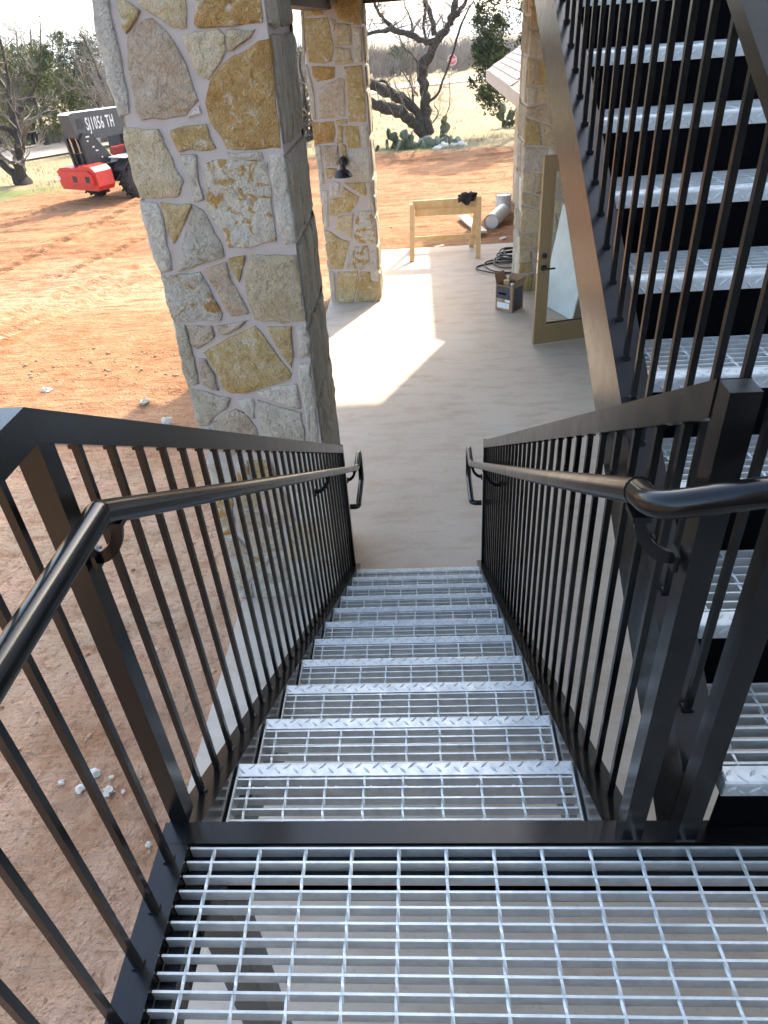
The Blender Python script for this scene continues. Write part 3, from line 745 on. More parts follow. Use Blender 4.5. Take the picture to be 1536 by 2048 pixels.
def tread(flight, x0, yn, z, up):
    """nosing front edge at yn; the lower flight's front looks away from the camera (+Y), the upper one's towards it"""
    t = place('tread', nos_up if up else nos_low, flight, (x0, yn, z+.001))       # the tread's own mesh is its plate nosing
    for xe in (x0, x0+TW-.005): place('end_plate', end_up if up else end_low, t, (xe, yn, z))
    s = 1 if up else -1
    for i in range(8):
        yy = yn + s*(.0455+.0302*i+ (.004 if i == 0 else 0))
        place('bearing_bar', bar_m, t, (x0+.006, yy, z))
    for i in range(9):
        xx = x0+.040+.1016*i
        place('cross_bar', cross_m, t, (xx, yn+.043 if up else yn-TD+.002, z+.0008))
    return t
low = thing('stair_flight', 'lower flight of grating treads running down to the concrete slab', 'stairs', (-.09, 2.5, 0))
for xw, xt in ((-.5405,-.615),(.3605,.435)):
    mb = MB(); ye = 4.185
    mb.sweep(channel(xw, xt), .8705, low_z(.8705), ye, low_z(ye)); mb.build('stringer', 'black_paint', low)
for kk in range(1, 12): tread(low, TX0, .861+RUN*kk, H0-RISE*kk, False)

upf = thing('stair_flight', 'upper flight of grating treads with black risers climbing on the right', 'stairs', (1.02, 2.5, H0))
mb = MB(); mb.sweep([(.5725,-.0115),(.5035,-.0115),(.5035,-.30),(.5725,-.30),(.5725,-.287),(.513,-.284),(.513,-.028),(.5725,-.025)], .8735, up_z(.8735), 4.34, up_z(4.34)); sr = mb.build('stringer', 'black_paint', upf)
mb = MB(); mb.sweep([(.4985,0),(.5775,0),(.5775,-.011),(.4985,-.011)], .874, up_z(.874), 4.34, up_z(4.34)); mb.build('cap_plate', 'black_paint', sr)
mb = MB(); mb.sweep(channel(1.4735, 1.5475), .8735, up_z(.8735), 4.34, up_z(4.34)); mb.build('stringer', 'black_paint', upf)
rm = MB().box(0, TW, 0, .004, -.195, 0).mesh('riser', 'riser_black')
for kk in range(1, 13):
    yn = .847+RUN*(kk-1); z = H0+RISE*kk
    if kk <= 11: tread(upf, UX0, yn, z, True)
    place('riser', rm, upf, (UX0, yn+.0075, z-.006))

# ---- landing
LX0, LX1, LY0, LY1 = -.547, 1.545, -.42, .814
land = thing('landing', 'steel grating landing in black channel frame at the stair turn', 'landing', (.45, .2, 0))
mb = MB()     # front channel, toes towards us, flange up
mb.prism([(.818,H0+.004),(.868,H0+.004),(.868,H0-.25),(.818,H0-.25),(.818,H0-.24),(.860,H0-.238),(.860,H0-.008),(.818,H0-.006)], 'x', -.618, 1.62); mb.build('frame_channel', 'black_paint', land)
mb = MB()
mb.prism([(-.552,H0+.003),(-.618,H0+.003),(-.618,H0-.007),(-.566,H0-.010),(-.561,H0-.02),(-.561,H0-.23),(-.618,H0-.24),(-.618,H0-.25),(-.552,H0-.25)], 'y', -.6, .8175); mb.build('frame_channel', 'black_paint', land)
MB().box(-.5518,-.549,-.599,.815,H0-.03,H0+.010).build('edge_strip', 'black_paint', land)
MB().box(1.56,1.62,-.6,.8175,H0-.25,H0+.003).build('frame_channel', 'black_paint', land)
MB().box(-.618,1.62,-.66,-.601,H0-.25,H0+.003).build('frame_channel', 'black_paint', land)
for yy in (.20,): MB().box(-.548,1.555,yy,yy+.06,H0-.16,H0-.036).build('joist', 'black_paint', land)
MB().box(-.548,1.555,.768,.8165,H0-.052,H0-.034).build('ledger', 'black_paint', land)
MB().box(-.548,-.515,-.4,.766,H0-.050,H0-.034).build('ledger', 'black_paint', land)
lbar = MB().box(0, LX1-LX0, -.0024, .0024, -.032, 0).mesh('bearing_bar', 'galvanised')
for i in range(40): place('bearing_bar', lbar, land, (LX0, .8105-.0308*i, H0-.002))
lcr = twist(LY1-LY0-.004).mesh('cross_bar', 'galvanised')
for i in range(21): place('cross_bar', lcr, land, (-.492+.1014*i, LY0+.001, H0-.0008))
for px_, py_ in ((-.505,.775),(1.5,.775),(-.505,-.45),(1.5,-.45)):
    MB().box(px_-.044,px_+.044,py_-.044,py_+.044,.012,H0-.2505 if py_ < 0 else H0-.0525).build('support_post', 'black_paint', land)
    MB().box(px_-.09,px_+.09,py_-.09,py_+.09,.0005,.0118).build('base_plate', 'black_paint', land)

# ---- guards
def balus(h):
    w = .0066; mb = MB().box(-w, w, -w, w, 0, h)
    mb.prism([(-.0105,-.0095),(.0105,-.0095),(.0105,.0095),(-.0105,.0095)], 'z', -.004, .006)
    mb.prism([(-.010,-.010),(.010,-.010),(.010,.010),(-.010,.010)], 'z', h-.008, h+.002)
    return mb.mesh('baluster', 'black_paint')
bal_m = balus(1.003); bal_l = balus(.996)
POST = .0205
def rail_prof(xc, top, w=.0195, h=.058): return [(xc-w, top), (xc+w, top), (xc+w, top-h), (xc-w, top-h)]
GT = 1.052
gL = thing('guard_railing', 'black baluster guard on the left, beside the dirt', 'railing', (-.585, 2.4, 0))
xc = -.585
MB().box(xc-POST, xc+POST, .868, .868+2*POST, H0+.0035, 2.99).build('post', 'black_paint', gL)
MB().box(xc-POST, xc+POST, 4.075, 4.075+2*POST, .04, low_z(4.1)+GT-.002).build('post', 'black_paint', gL)
mb = MB(); mb.sweep(rail_prof(xc, GT, .0225), .8678, low_z(.8678), 4.0745, low_z(4.0745)); mb.build('top_rail', 'black_paint', gL)
MB().box(xc-.0225, xc+.0225, -.72, .8675, 2.982, 3.0405).build('top_rail', 'black_paint', gL)
for i in range(28):
    y = 1.0+.1095*i
    if y < 4.05: place('baluster', bal_m, gL, (xc, y, low_z(y)-.002))
for i in range(14): place('baluster', bal_l, gL, (xc, .782-.1035*i, H0+.003))
gR = thing('guard_railing', 'black baluster guard between the lower and upper flights', 'railing', (.405, 2.4, 0))
xc = .405
MB().box(xc-POST, xc+POST, .8175, .8175+2*POST, H0+.0045, 3.0415).build('post', 'black_paint', gR)
MB().box(xc-POST, xc+POST, 4.075, 4.075+2*POST, .04, low_z(4.1)+GT-.002).build('post', 'black_paint', gR)
mb = MB(); mb.sweep(rail_prof(xc, GT, .0225), .8588, low_z(.8588)-.003, 4.0745, low_z(4.0745)); mb.build('top_rail', 'black_paint', gR)
for i in range(29):
    y = .975+.1105*i
    if y < 4.05: place('baluster', bal_m, gR, (xc, y, low_z(y)-.002))
gU = thing('guard_railing', 'black baluster guard on the upper flight, in front of its treads', 'railing', (.535, 2.4, H0))
xc = .532
MB().box(.497, .538, .8175, .8175+2*POST, H0+.0045, up_z(.86)+1.0).build('post', 'black_paint', gU)
mb = MB(); mb.sweep(rail_prof(.523, .990, .0195, .036), .8588, up_z(.8588), 4.3, up_z(4.3)); mb.build('top_rail', 'black_paint', gU)
balu = balus(.955)
for i in range(31):
    y = .976+.1098*i
    if y < 4.28: place('baluster', balu, gU, (.5285, y, up_z(y)))

# ---- handrails
def bracket(parent, xr, xp, y, z):
    mb = MB(); s = 1 if xp > xr else -1; Rr = abs(xp-xr); n = 10
    pts = []
    for i in range(n+1):
        a = (math.pi/2)*i/n
        pts.append((a, Rr+.007, Rr-.010))
    o = 0; vs = []; fs = []
    for a, r1, r2 in pts:
        for r_ in (r1, r2):
            x = xp - s*r_*math.cos(a); zz = z - .012 - (r_+.024*(r_/Rr))*math.sin(a)
            vs += [(x, y-.004, zz), (x, y+.004, zz)]
    for i in range(n):
        b = i*4; c = b+4
        fs += [(b,c,c+1,b+1),(b+2,b+3,c+3,c+2),(b,b+2,c+2,c),(b+1,c+1,c+3,b+3)]
    fs += [(0,1,3,2),(n*4,n*4+2,n*4+3,n*4+1)]
    mb.add(vs, fs)
    mb.box(min(xp,xp-s*.008), max(xp,xp-s*.008), y-.016, y+.016, z-.012-Rr-.040, z-.012-Rr-.010)
    mb.box(xr-.014, xr+.014, y-.02, y+.02, z-.022, z-.012)
    return mb.build('bracket', 'black_paint', parent, smooth=35)
PR = .0205
hL = thing('handrail', 'round black handrail on the left side of the stair', 'handrail', (-.5, 2.4, 1))
zr = lambda y: 2.868 - .594*(y-.848)
mb = MB(); mb.tube([(-.5,-.75,2.868),(-.5,.30,2.868),(-.5,.8465,2.868),(-.5,.8500,2.867),(-.5,1.6,zr(1.6)),(-.5,4.19,zr(4.19))], PR, 20)
mb.build('rail', 'black_paint', hL, smooth=25)
mb = MB(); mb.tube(fillet([(-.5,4.19,zr(4.19)),(-.5,4.23,.862),(-.5,4.475,.862),(-.5,4.475,.615),(-.5,4.10,.615),(-.559,4.10,.615)], .06), PR*.98, 16)
mb.build('end_return', 'black_paint', hL, smooth=40)
for y in (.893, 2.97, 4.10): bracket(hL, -.5, -.5595 if y < 1 or y > 4 else -.577, y, zr(y))
hR = thing('handrail', 'round black handrail on the right, curving round the post at the landing', 'handrail', (.31, 2.4, 1))
mb = MB(); mb.tube([(.31,.87,zr(.86)),(.31,1.6,zr(1.6)),(.31,4.19,zr(4.19))], PR, 20); mb.build('rail', 'black_paint', hR, smooth=25)
mb = MB(); mb.tube(fillet([(.31,.87,zr(.86)),(.311,.795,2.885),(.44,.752,2.935),(.75,.72,2.97)], .045, 8), PR*1.02, 20); mb.build('elbow', 'black_paint', hR, smooth=40)
mb = MB(); mb.tube([(.31,.873,zr(.863)),(.31,.867,zr(.857))], PR*1.09, 20); mb.build('weld', 'black_paint', hR, smooth=40)
mb = MB(); mb.tube(fillet([(.31,4.19,zr(4.19)),(.31,4.23,.862),(.31,4.475,.862),(.31,4.475,.615),(.31,4.10,.615),(.379,4.10,.615)], .06), PR*.98, 16)
mb.build('end_return', 'black_paint', hR, smooth=40)
for y, xp in ((.852,.3795), (3.2,.397), (4.10,.3795)): bracket(hR, .31, xp, y, zr(max(y,.875)))

# ================================================================== THINGS ON THE PORCH
# wall lamp on the second column
lx, lz = -.99, 1.80; ly = 10.375
lamp = thing('wall_lamp', 'black barn-style wall lamp on the second stone column', 'lamp', (lx, 10.39, lz))
mb = MB(); mb.tube([(lx,10.392,1.935),(lx,10.372,1.935)], .062, 18); mb.tube([(lx,10.372,1.935),(lx,10.355,1.935)], [.05,.03], 16); mb.build('back_plate', 'bronze_black', lamp, smooth=40)
mb = MB(); mb.tube(fillet([(lx,10.36,1.94),(lx,10.30,1.985),(lx,10.21,1.985),(lx,10.20,1.90)], .05), .014, 10); mb.build('arm', 'bronze_black', lamp, smooth=40)
sx_ = (lx, 10.20, 1.78)
mb = MB(); mb.lathe([(.0,.135),(.03,.135),(.038,.12),(.042,.085),(.075,.068),(.105,.035),(.122,.0),(.126,-.006),(.119,-.004),(.10,.03),(.07,.06),(.035,.075),(.0,.078)], sx_, 24); mb.build('shade', 'bronze_black', lamp, smooth=50)
mb = MB(); mb.lathe([(0,.07),(.02,.06),(.03,.03),(.022,.008),(0,0)], sx_, 14); mb.build('bulb', 'print_white', lamp, smooth=True)

# sawhorse
sw = thing('sawhorse', 'fresh timber sawhorse standing at the far edge of the slab', 'sawhorse', (.45, 12.8, 0))
mb = MB(); mb.box(-.10,1.03,12.781,12.819,.765,.905); mb.build('top_board', 'wood_fresh', sw)
mb = MB(); mb.box(-.06,.99,12.755,12.779,.655,.764); mb.build('gusset_board', 'wood_fresh', sw)
for x in (-.12, 1.015):
    for sgn in (-1, 1):
        xb = x-.02 if x < 0 else x-.02+(-.06 if sgn > 0 else 0)
        mb = MB(); mb.bar((x+.012, 12.8+sgn*.042, .845 if x < 0 else .90), (xb, 12.8+sgn*.375, .0), .038, .085, (1,0,0)); mb.build('leg', 'wood_fresh', sw)
MB().box(-.10,.95,13.055,13.075,.16,.25).build('stretcher', 'wood_fresh', sw)

mb = MB(); mb.blob((.83,12.80,.915),.155,.11,.075,3,.35,22,14,2.6)
mb.v = [(x, y, z-.09*max(0,(abs(y-12.8)-.03))/.08*(.6+.4*math.sin(x*40))) for x, y, z in mb.v]
tag(mb.build('work_jacket', 'cloth_black', smooth=True, loc=(.83,12.8,.9)), 'black cloth heaped over the sawhorse end', 'jacket')

# duct pieces on the dirt
def tubeobj(name, label, a, b, r, ribs, group):
    t = thing(name, label, 'duct', (a[0], a[1], a[2]-r), group)
    a, b = Vector(a), Vector(b); d = b-a; pts = []; rs_ = []
    n = ribs*4
    for i in range(n+1):
        pts.append(a+d*i/n); rs_.append(r*(1.0 if i % 4 else 1.035))
    mb = MB(); mb.tube(pts, rs_, 26, cap=False); mb.tube(pts[::-1], [q*.94 for q in rs_], 26, cap=False); mb.build('barrel', 'duct', t, smooth=60)
    e = d.normalized()
    mb = MB(); mb.tube([a+e*.012,a+e*.016], r*.94, 26); mb.build('end_cap', 'duct', t, smooth=40)
    mb = MB(); mb.tube([b-e*.016,b-e*.012], r*.94, 26); mb.build('end_cap', 'duct', t, smooth=40)
    return t
g15 = gz(0,15.3)
tubeobj('duct_section', 'grey round duct section lying on the dirt behind the sawhorse', (1.46,14.95,g15+.155), (1.78,15.85,g15+.150), .145, 4, 'duct sections')
tubeobj('duct_section', 'grey duct section standing on end behind the lying one', (1.83,16.25,gz(0,16.2)+.0), (1.83,16.25,gz(0,16.2)+.42), .17, 3, 'duct sections')
pl = MB(); pl.bar((.96,16.1,gz(0,16.1)+.06),(1.23,14.45,gz(0,14.5)+.075),.21,.04); tag(pl.build('plank', 'wood_pale', loc=(1.1,15.2,gz(0,15.2))), 'pale plank lying on the dirt behind the sawhorse', 'plank')
mb = MB(); mb.bar((.28,13.62,-.10),(.46,13.70,-.095),.09,.03); tag(mb.build('wood_offcut', 'wood_fresh', loc=(.37,13.66,-.11)), 'small timber offcut on the dirt at the slab edge', 'offcut')
mb = MB(); mb.bar((1.55,14.02,-.12),(1.65,14.10,-.115),.08,.03); tag(mb.build('wood_offcut', 'wood_pale', loc=(1.6,14.06,-.13)), 'pale offcut near the ducts by the corner column', 'offcut')

# hose coil
hs_ = thing('hose_coil', 'black hose coiled loosely on the slab beside the corner column', 'hose', (1.3, 11.9, 0))
def loop(cx, cy, rx, ry, z, a0, a1, w=.02, seed=0, n=40, r=.013):
    pts = []
    for i in range(n+1):
        a = a0+(a1-a0)*i/n; q = 1+.05*math.sin(3*a+seed)
        pts.append((cx+rx*q*math.cos(a), cy+ry*q*math.sin(a), z+w*(.5+.5*math.sin(2*a+seed))))
    return MB().tube(pts, r, 8)
for i, (cx, cy, rx, ry, z, a0, a1) in enumerate([(1.42,11.70,.50,.34,.014,1.2,5.9),(1.46,11.82,.42,.38,.018,.8,5.6),(1.52,12.02,.30,.36,.02,.6,6.2),(1.55,12.1,.26,.30,.045,0,6.28),(1.58,12.15,.24,.27,.07,0,6.28),(1.56,12.12,.27,.24,.095,0,6.28),(1.6,12.18,.2,.25,.12,0,6.28),(1.57,12.14,.24,.22,.145,0,6.28)]):
    loop(cx,cy,rx,ry,z,a0,a1,.02,i*1.3).build('hose_loop', 'hose_black', hs_, smooth=True)

# cardboard box
bx = thing('cardboard_box', 'open cardboard box with printed labels standing on the slab near the door', 'box', (1.25, 9.75, 0))
P0 = Vector((1.042,9.79,0)); P1 = Vector((1.25,9.61,0)); u = (P1-P0).normalized(); wv = (P1-P0).length; nrm = Vector((-u.y,u.x,0))
dp, hh = .27, .36
def BXP(a, b, z): return tuple(P0+u*a+nrm*b+Vector((0,0,z)))
def bpan(q, mat, name, parent, th=.004):
    q = [Vector(p) for p in q]; n_ = (q[1]-q[0]).cross(q[3]-q[0]).normalized()*th
    mb = MB(); mb.add(q+[p+n_ for p in q], [(0,1,2,3),(7,6,5,4),(0,4,5,1),(1,5,6,2),(2,6,7,3),(3,7,4,0)]); return mb.build(name, mat, parent)
front = bpan([BXP(0,0,.001),BXP(wv,0,.001),BXP(wv,0,hh),BXP(0,0,hh)], 'cardboard', 'side_panel', bx)
bpan([BXP(0,dp,.001),BXP(0,0.0045,.001),BXP(0,.0045,hh),BXP(0,dp,hh)], 'cardboard', 'side_panel', bx)
sidep = bpan([BXP(wv,-.0045,.001),BXP(wv,dp-.0,.001),BXP(wv,dp,hh),BXP(wv,-.0045,hh)], 'cardboard', 'side_panel', bx)
bpan([BXP(wv-.0045,dp,.001),BXP(.0045,dp,.001),BXP(.0045,dp,hh),BXP(wv-.0045,dp,hh)], 'cardboard', 'side_panel', bx)
bpan([BXP(.005,.005,.006),BXP(wv-.005,.005,.006),BXP(wv-.005,dp-.005,.006),BXP(.005,dp-.005,.006)], 'cardboard', 'bottom_panel', bx)
bpan([BXP(0,dp,hh+.001),BXP(0,.005,hh+.001),BXP(-.045,.03,hh+.13),BXP(-.045,dp-.03,hh+.13)], 'cardboard', 'flap', bx)
bpan([BXP(wv,0,hh+.001),BXP(wv,dp,hh+.001),BXP(wv+.05,dp-.02,hh+.10),BXP(wv+.05,.02,hh+.10)], 'cardboard', 'flap', bx)
bpan([BXP(wv-.01,dp+.001,hh+.001),BXP(.01,dp+.001,hh+.001),BXP(.02,dp+.06,hh+.08),BXP(wv-.02,dp+.06,hh+.08)], 'cardboard', 'flap', bx)
bpan([BXP(.012,-.0055,.18),BXP(wv-.03,-.0055,.18),BXP(wv-.045,-.0055,hh-.012),BXP(.012,-.0055,hh-.012)], 'print_dark', 'printed_panel', bx, .0008)
bpan([BXP(.05,-.007,.235),BXP(wv-.10,-.007,.235),BXP(wv-.10,-.007,.262),BXP(.05,-.007,.262)], 'riser_black', 'hand_hole', bx, .0008)
bpan([BXP(.03,-.0055,.045),BXP(wv-.045,-.0055,.045),BXP(wv-.045,-.0055,.125),BXP(.03,-.0055,.125)], 'print_white', 'label', bx, .0008)
bpan([BXP(wv-.115,-.0055,.138),BXP(wv-.035,-.0055,.138),BXP(wv-.035,-.0055,.172),BXP(wv-.115,-.0055,.172)], 'print_white', 'label', bx, .0008)
bpan([BXP(.03,-.0055,.138),BXP(.105,-.0055,.138),BXP(.105,-.0055,.172),BXP(.03,-.0055,.172)], 'print_grey', 'label', bx, .0008)
bpan([BXP(wv+.0050,.03,.02),BXP(wv+.0050,dp-.03,.02),BXP(wv+.0050,dp-.03,hh-.03),BXP(wv+.0050,.03,hh-.03)], 'print_dark', 'printed_panel', bx, .0008)
c_ = BXP(.09,.12,0); mb = MB(); mb.box(c_[0]-.035,c_[0]+.035,c_[1]-.03,c_[1]+.03,.012,.40)
tag(mb.build('wood_block', 'wood_fresh', loc=(c_[0],c_[1],.012)), 'short timber block standing inside the cardboard box', 'wood block')
c_ = BXP(.20,.10,0); mb = MB(); mb.lathe([(0,0),(.03,0),(.032,.02),(.032,.27),(.024,.30),(.014,.32),(.014,.33),(.024,.33),(.024,.36),(0,.36)], (c_[0],c_[1],.012), 16)
tag(mb.build('bottle', 'print_white', smooth=50, loc=(c_[0],c_[1],.012)), 'white capped bottle inside the cardboard box', 'bottle')

# sheet of board leaning on the house wall behind the glass door
mb = MB(); q = [Vector(p) for p in ((1.72,9.95,.003),(2.02,9.22,.003),(2.235,9.31,1.30),(1.935,10.04,1.30))]
nn = (q[1]-q[0]).cross(q[3]-q[0]).normalized()*.016
mb.add(q+[p+nn for p in q], [(0,1,2,3),(7,6,5,4),(0,4,5,1),(1,5,6,2),(2,6,7,3),(3,7,4,0)])
tag(mb.build('board_sheet', 'board_white', loc=(1.9,9.6,0)), 'white board sheet leaning behind the glass of the open door', 'board')

# ================================================================== TELEHANDLER
tl = thing('telehandler', 'dark grey telehandler with red counterweight parked on the dirt', 'telehandler', (-8.80, 21.95, gz(0,22)+.02))
tyaw = -math.atan2(.453, .891); cs, sn = math.cos(tyaw), math.sin(tyaw)
T0 = Vector(WL[tl.name])
def TB(mb, name, mat, parent=None, smooth=False):
    mb.v = [(T0.x+x*cs-y*sn, T0.y+x*sn+y*cs, T0.z+z) for x, y, z in mb.v]
    return mb.build(name, mat, parent or tl, smooth)
def wheel(x, y, r=.50, w=.40):
    s = 1 if x > 0 else -1; prof = [(r*.55,-w/2),(r*.8,-w/2),(r*.95,-w*.42),(r,-w*.3),(r,w*.3),(r*.95,w*.42),(r*.8,w/2),(r*.55,w/2)]
    mb = MB(); n = 28
    for rr, a in prof:
        for j in range(n): an = 2*math.pi*j/n; mb.v.append((x+a, y+rr*math.cos(an), r+rr*math.sin(an)))
    for i in range(len(prof)-1):
        for j in range(n): k2 = (j+1) % n; mb.f.append((i*n+j, i*n+k2, (i+1)*n+k2, (i+1)*n+j))
    for j in range(18):
        for sd in (-1, 1):
            an = 2*math.pi*(j+(.5 if sd > 0 else 0))/18; c2, s2 = math.cos(an), math.sin(an)
            mb.bar((x+sd*.02, y+(r+.012)*c2, r+(r+.012)*s2), (x+sd*w*.46, y+(r+.002)*math.cos(an+.2), r+(r+.002)*math.sin(an+.2)), .05, .06, (0,c2,s2))
    wh = TB(mb, 'tyre', 'tyre', smooth=40)
    mb = MB(); mb.tube([(x+s*w*.25,y,r),(x+s*w*.38,y,r),(x+s*w*.42,y,r)], [r*.56,r*.54,r*.2], 20); mb.tube([(x-s*w*.3,y,r),(x+s*w*.2,y,r)], r*.56, 20); TB(mb, 'rim', 'machine_dark', wh, smooth=40)
for x in (-.86, .86):
    for y in (0, 3.0): wheel(x, y)
mb = MB(); mb.tube([(-.8,0,.5),(.8,0,.5)], .11, 12); mb.tube([(-.8,3,.5),(.8,3,.5)], .11, 12); TB(mb, 'axle', 'machine_dark', smooth=40)
mb = MB(); mb.box(-.42,.42,-.75,3.6,.52,.95); mb.box(-.30,.30,-.95,-.3,.8,1.25); TB(mb, 'chassis', 'machine_dark')
# counterweight, chamfered, with lamp recesses
mb = MB(); prof = [(-.76,.50),(-.70,.40),(.70,.38),(.78,.50),(.76,.86),(.62,.98),(.20,1.02),(.10,.96),(-.10,.94),(-.30,.96),(-.62,.94),(-.76,.86)]
mb.prism(prof, 'y', -1.30, -.72); cw = TB(mb, 'counterweight', 'machine_red')
mb = MB(); mb.prism([(-.66,.54),(.68,.56),(.66,.80),(.5,.89),(-.62,.85)], 'y', -1.38, -1.301); TB(mb, 'bumper_face', 'machine_red', cw)
for x0, x1 in ((-.10,.06),(.40,.56)):
    mb = MB(); mb.box(x0,x1,-1.388,-1.381,.60,.76); TB(mb, 'lamp_recess', 'machine_dark', cw)
mb = MB(); mb.box(-.72,-.60,-1.389,-1.382,.66,.74); TB(mb, 'lamp', 'machine_white', cw)
mb = MB(); mb.box(.22,.64,-1.395,-1.381,.52,.55); TB(mb, 'grab_edge', 'machine_red', cw)
# boom with pivot towers
mb = MB(); mb.prism([(-1.12,1.66),(-1.0,1.58),(5.0,1.48),(5.0,2.10),(-1.10,2.24),(-1.22,2.20)], 'x', -.20, .22); boom = TB(mb, 'boom', 'machine_grey')
mb = MB(); mb.prism([(-1.22,2.205),(-1.10,2.247),(5.0,2.107),(5.0,2.10),(-1.10,2.241),(-1.22,2.201)], 'x', -.20, .225); TB(mb, 'top_flange', 'machine_white', boom)
mb = MB(); mb.prism([(-1.02,1.86),(-.86,1.85),(-.78,1.92),(-.86,2.08),(-1.02,2.09)], 'x', .2205, .228); TB(mb, 'access_cover', 'machine_dark', boom)
txd = bpy.data.curves.new('lettering', 'FONT'); txd.body = 'SJ1056 TH'; txd.size = .42; txd.extrude = .004; txd.offset = .005; txd.space_character = 1.2
txo = bpy.data.objects.new('lettering_curve', txd); COL.objects.link(txo)
dg = bpy.context.evaluated_depsgraph_get(); tme = bpy.data.meshes.new_from_object(txo.evaluated_get(dg)); bpy.data.objects.remove(txo)
tw_ = max(v.co.x for v in tme.vertices)
def glyph_span(body):                                   # right edge of a string in the same font, to find one letter
    c_ = bpy.data.curves.new('span', 'FONT'); c_.body = body; c_.size = .42; c_.space_character = 1.2
    o_ = bpy.data.objects.new('span', c_); COL.objects.link(o_); d_ = bpy.context.evaluated_depsgraph_get()
    m_ = bpy.data.meshes.new_from_object(o_.evaluated_get(d_)); r_ = max(v.co.x for v in m_.vertices); bpy.data.objects.remove(o_); return r_
js, je = glyph_span('S'), glyph_span('SJ')
sxt = .98/tw_
mb = MB(); mb.f = [tuple(p.vertices) for p in tme.polygons]
mb.v = [(.226+v.co.z, -.72+v.co.x*sxt, 1.80+v.co.y-.023*(v.co.x*sxt)) for v in tme.vertices]
hk = [(js+.035,0),(je-.02,0),(je-.02,.05),(js+.035,.05)]; hk2 = [(js+.035,.0),(js+.075,.0),(js+.075,.11),(js+.035,.11)]
for q_ in (hk, hk2):                                    # give the J its hook
    o_ = len(mb.v); mb.v += [(.2305, -.72+x*sxt, 1.80+y-.023*(x*sxt)) for x, y in q_]; mb.f.append((o_, o_+1, o_+2, o_+3))
TB(mb, 'lettering', 'machine_white', boom)
for x in (-.34, .24):
    mb = MB(); mb.prism([(-1.02,.86),(-.35,.86),(-.20,1.10),(-.66,1.68),(-.98,1.76),(-1.10,1.6)], 'x', x, x+.08); tw2 = TB(mb, 'pivot_tower', 'machine_dark')
    if x > 0:
        for yy, zz, a_ in ((-.92,1.64,.12),(-.78,1.38,.07),(-.70,1.28,.09),(-.56,1.10,.05),(-.92,1.54,.06)):
            mb = MB(); mb.box(x+.081,x+.084,yy,yy+a_,zz,zz+.035); TB(mb, 'decal', 'machine_white', tw2)
for x in (-.16, .10):
    mb = MB(); mb.tube([(x,-1.08,1.70),(x,-1.04,1.25)], .022, 8); TB(mb, 'ram_rod', 'chrome', smooth=True)
    mb = MB(); mb.tube([(x,-1.04,1.27),(x,-1.0,.86)], .04, 8); TB(mb, 'ram_barrel', 'machine_dark', smooth=True)
mb = MB(); mb.tube([(.33,.38,1.02),(.33,1.45,1.62)], .075, 12); TB(mb, 'lift_ram', 'machine_dark', smooth=40)
mb = MB(); mb.prism([(.32,.86),(.92,.86),(.96,1.12),(.86,1.26),(.40,1.28)], 'y', .25, 2.35); TB(mb, 'engine_cover', 'machine_grey')
mb = MB()
for i in range(9):
    a0_, a1_ = R(35+i*13), R(48+i*13)
    p_, q_ = (-.6*math.cos(a0_)*-1, .52+.52*math.sin(a0_)), (-.6*math.cos(a1_)*-1, .52+.52*math.sin(a1_))
    mb.add([(.62,p_[0],p_[1]),(1.05,p_[0],p_[1]),(1.05,q_[0],q_[1]),(.62,q_[0],q_[1]),(.62,p_[0],p_[1]+.03),(1.05,p_[0],p_[1]+.03),(1.05,q_[0],q_[1]+.03),(.62,q_[0],q_[1]+.03)], [(0,1,2,3),(7,6,5,4),(0,4,5,1),(1,5,6,2),(2,6,7,3),(3,7,4,0)])
TB(mb, 'fender', 'machine_dark', smooth=40)
mb = MB(); mb.box(.42,1.06,-.42,.45,1.075,1.10); TB(mb, 'fender_top', 'machine_white')
mb = MB(); mb.prism([(.9,.95),(2.3,.95),(2.3,1.4),(2.0,2.1),(1.0,2.1)], 'x', -.95, -.42); TB(mb, 'cab', 'machine_dark')
mb = MB(); mb.box(-.36,.22,.42,.95,1.0,1.22); TB(mb, 'seat_box', 'machine_red')

# ================================================================== STOP SIGN
sg = thing('stop_sign', 'red octagonal stop sign on a thin post far beyond the mesquite tree', 'sign', (3.34, 74.2, gz(0,74.2)))
gy = gz(0,74.2)
MB().box(3.31,3.37,74.2,74.26,gy-.1,.62).build('post', 'post_metal', sg)
mb = MB(); mb.prism([(3.40+.44*math.cos(R(22.5+45*i)), .18+.44*math.sin(R(22.5+45*i))) for i in range(8)], 'y', 74.17, 74.195); plate = mb.build('plate', 'sign_red', sg)
ring = MB(); o8 = [(math.cos(R(22.5+45*i)), math.sin(R(22.5+45*i))) for i in range(8)]
for i in range(8):
    a, b = o8[i], o8[(i+1) % 8]
    ring.add([(3.40+.435*a[0],74.166,.18+.435*a[1]),(3.40+.435*b[0],74.166,.18+.435*b[1]),(3.40+.40*b[0],74.166,.18+.40*b[1]),(3.40+.40*a[0],74.166,.18+.40*a[1])], [(0,1,2,3)])
ring.build('border', 'machine_white', plate)
txd = bpy.data.curves.new('lettering', 'FONT'); txd.body = 'STOP'; txd.size = .30; txd.align_x = 'CENTER'
txo = bpy.data.objects.new('lettering_curve', txd); COL.objects.link(txo)
dg = bpy.context.evaluated_depsgraph_get(); tme = bpy.data.meshes.new_from_object(txo.evaluated_get(dg)); bpy.data.objects.remove(txo)
mb = MB(); mb.f = [tuple(p.vertices) for p in tme.polygons]; mb.v = [(3.40+v.co.x*.95, 74.164, .075+v.co.y) for v in tme.vertices]; mb.build('lettering', 'machine_white', plate)

